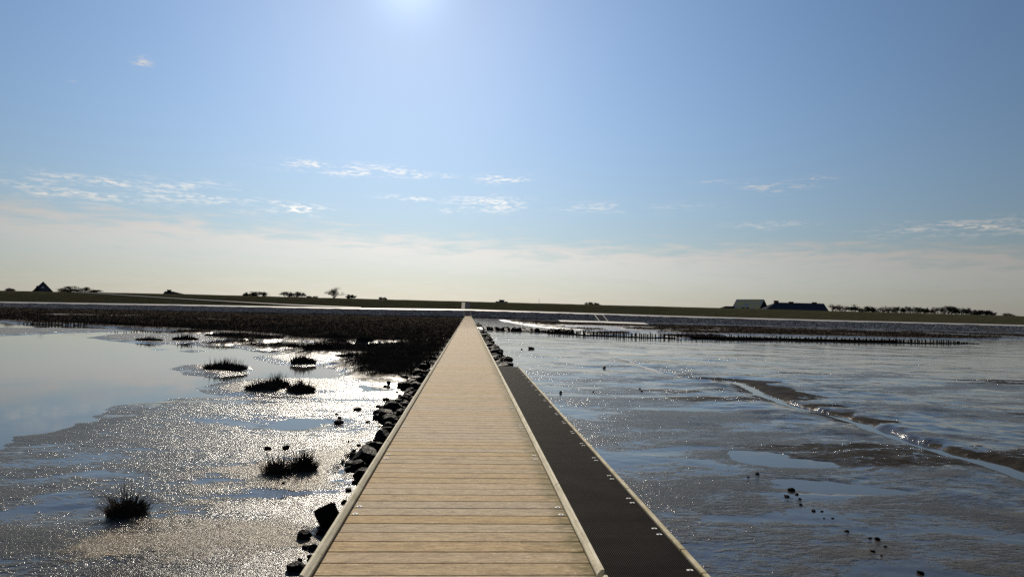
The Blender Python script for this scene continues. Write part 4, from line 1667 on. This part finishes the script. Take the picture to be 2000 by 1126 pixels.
def bare_tree(px, py_top, wpx, drop, label, seed, kind='bare', group=None, wind=0.0, name='tree'):
    """a tree on the landward slope of the dyke; drop = how far its foot lies below the crown line"""
    r = random.Random(seed)
    c0 = crest(px)
    Y = c0.y + 3.5 + drop * 3.2
    tip = on_y(px, py_top, Y)
    W = wpx / FPX * Y
    zb = c0.z - drop
    H = max(tip.z - zb, drop + .5)
    root = empty(name, (tip.x, Y, zb))
    tag(root, label, 'tree' if name != 'bush' else 'bush', group)
    tr, cr = MB(), MB()
    crown0 = H * (.22 if kind != 'bare1' else .3)
    segs = []
    r0 = .02 * H + .03
    tr.tube((0, 0, -.3), (wind * .1, 0, crown0), r0 * 1.5, r0, 6)
    p0 = Vector((wind * .1, 0, crown0))
    top_lev = 4

    def grow(p, d, L, rad, lev):
        q = p + d * L
        (tr if lev < 2 else cr).tube(p, q, max(rad, .022), max(rad * .62, .014), 4 if lev < 2 else 3, cap=False)
        if lev >= top_lev:
            segs.append(q)
            return
        for i in range(3):
            nd = (d + Vector((r.gauss(0, .5), r.gauss(0, .5), r.gauss(.10, .3))) + Vector((wind * .12, 0, 0))).normalized()
            grow(p.lerp(q, r.uniform(.45, 1)), nd, L * r.uniform(.6, .85), rad * .6, lev + 1)
    n0 = 5
    for i in range(n0):
        a = 6.283 * i / n0 + r.uniform(-.4, .4)
        sp = W / H * (.8 if kind != 'bare1' else .5)
        d = Vector((math.cos(a) * sp, math.sin(a) * sp, 1)).normalized()
        grow(p0, d, (H - crown0) * .36, r0 * .6, 1)
    if kind == 'bare1':
        grow(p0, Vector((0, 0, 1)), (H - crown0) * .42, r0 * .8, 1)
    allv = cr.v + tr.v
    zx = max(v[2] for v in allv)
    xx = sorted(abs(v[0]) for v in allv)[int(len(allv) * .97)]
    sz, sx = (H - crown0) / (zx - crown0), (W / 2) / xx

    def fit(v):
        z = v[2]
        if z <= crown0:
            return v
        k = min(1, (z - crown0) / (0.15 * H))
        return (v[0] * (1 + (sx - 1) * k), v[1] * (1 + (sx - 1) * k), crown0 + (z - crown0) * sz)
    tr.v = [fit(v) for v in tr.v]
    cr.v = [fit(v) for v in cr.v]
    segs = [Vector(fit(tuple(s))) for s in segs]
    V, F = [], []
    for s in segs:
        for i in range(int(16 * max(1, W / 3.5)) if kind == 'dense' else 9):
            c = s + Vector((r.gauss(0, .05 * W), r.gauss(0, .05 * W), r.gauss(0, .04 * H)))
            c.z = min(c.z, H)
            u = Vector((r.gauss(0, 1), r.gauss(0, 1), r.gauss(0, 1))).normalized()
            w = u.orthogonal().normalized()
            q = r.uniform(.06, .13) if kind == 'dense' else r.uniform(.15, .35)
            th = .7 if kind == 'dense' else .10
            V += [c - u * q, c + w * q * th, c + u * q, c - w * q * th]
            b = len(V) - 4
            F.append((b, b + 1, b + 2, b + 3))
    cr.add(V, F)
    link('trunk', mesh_np('trunk', tr.v, tr.f), M['bark'], root)
    link('crown', mesh_np('crown', cr.v, cr.f), M['ever'] if kind == 'dense' else M['twig'], root)
    return root


def conifer(px, py_top, wpx, Y, label, seed):
    r = random.Random(seed)
    tip = on_y(px, py_top, Y)
    W = wpx / FPX * Y
    H = tip.z - .2
    root = empty('fir_tree', (tip.x, Y, .2))
    tag(root, label, 'tree')
    mb = MB()
    mb.tube((0, 0, 0), (0, 0, H * .97), .2, .03, 6)
    mb.build('trunk', M['bark'], root)
    V, F = [], []
    for k in range(22):
        t = k / 21
        z = H * (.30 + .68 * t)
        rad = W * .62 * (1 - t) ** .8 + .2
        for i in range(9):
            a = r.uniform(0, 6.283)
            for j in range(12):
                q = r.random() * rad
                c = Vector((math.cos(a) * q, math.sin(a) * q, z - q * .25 + r.uniform(-.12, .12)))
                s = r.uniform(.10, .24)
                u = Vector((r.gauss(0, 1), r.gauss(0, 1), r.gauss(0, .4))).normalized()
                w = u.orthogonal().normalized()
                b = len(V)
                V += [c - u * s, c + w * s * .6, c + u * s, c - w * s * .6]
                F.append((b, b + 1, b + 2, b + 3))
    link('crown', mesh_np('crown', V, F), M['needle'], root)


conifer(73, 557.5, 19, 262, 'dark fir tree against the left wall of the gabled house', 3)
bare_tree(20, 562.5, 14, 1.3, 'tiny bush on the dyke at the far left edge', 21, 'bare', name='bush')
bare_tree(155, 559.6, 58, 1.6, 'wide rounded dense bush right of the gabled house', 31, 'dense', name='bush')
bare_tree(489, 570.8, 24, 1.3, 'left half of the low dense bush pair on the left dyke', 32, 'dense', name='bush')
bare_tree(506, 569.6, 26, 1.3, 'right half of the low dense bush pair on the left dyke', 33, 'dense', name='bush')
HG = 'bare shrubs of the thin hedge on the left dyke'
for i, (px, t, w) in enumerate(((561, 569.5, 20), (575, 569.0, 22), (587, 570.2, 18))):
    bare_tree(px, t, w, 1.3, ('left', 'middle', 'right')[i] + ' shrub of the thin bare hedge on the left dyke', 50 + i, 'bare', group=HG, name='bush')
bare_tree(610, 577.5, 16, 1.3, 'very low scrub just left of the tall bare tree', 57, 'bare', name='bush')
bare_tree(653, 560.5, 26, 2.2, 'tallest slim bare tree on the left dyke', 61, 'bare1')
bare_tree(684, 574.8, 18, 1.3, 'small round bare tree right of the tallest bare tree', 62, 'dense')
bare_tree(749, 579.8, 14, 1.3, 'tiny low bush left of the dyke stairway', 63, 'bare', name='bush')
bare_tree(1150, 589.8, 14, 1.3, 'left of two small bare bushes right of the pole', 64, 'bare', name='bush')
bare_tree(1164, 590.8, 16, 1.3, 'right of two small bare bushes right of the pole', 65, 'bare', name='bush')
WG = 'windswept trees of the shelter belt on the right'
belt = [(1628, 593.9, 18, 'bare'), (1645, 595.2, 22, 'bare'), (1662, 597.9, 16, 'bare'), (1680, 595.0, 32, 'dense'), (1697, 598.9, 18, 'dense'), (1717, 600.4, 22, 'bare'), (1737, 598.0, 22, 'bare'),
        (1753, 597.8, 22, 'dense'), (1768, 599.0, 16, 'bare'), (1783, 599.2, 20, 'bare'), (1798, 600.0, 20, 'dense'), (1813, 601.8, 18, 'bare'), (1832, 599.4, 22, 'bare'),
        (1852, 597.4, 30, 'dense'), (1872, 599.4, 26, 'dense'), (1890, 602.8, 24, 'bare'), (1905, 604.6, 22, 'dense'), (1920, 605.6, 20, 'dense'), (1934, 606.0, 16, 'bare'), (1968, 611.4, 14, 'bare')]
ORD = ('first', 'second', 'third', 'fourth', 'fifth', 'sixth', 'seventh', 'eighth', 'ninth', 'tenth', 'eleventh', 'twelfth', 'thirteenth', 'fourteenth', 'fifteenth', 'sixteenth',
       'seventeenth', 'eighteenth', 'nineteenth', 'twentieth')
for i, (px, t, w, kd) in enumerate(belt):
    bare_tree(px, t, w * 1.25, 1.3, '%s %s tree right of the farmhouse in the windswept shelter belt' % (ORD[i], 'dense' if kd == 'dense' else 'bare'), 200 + i, kd, group=WG, wind=1.2)
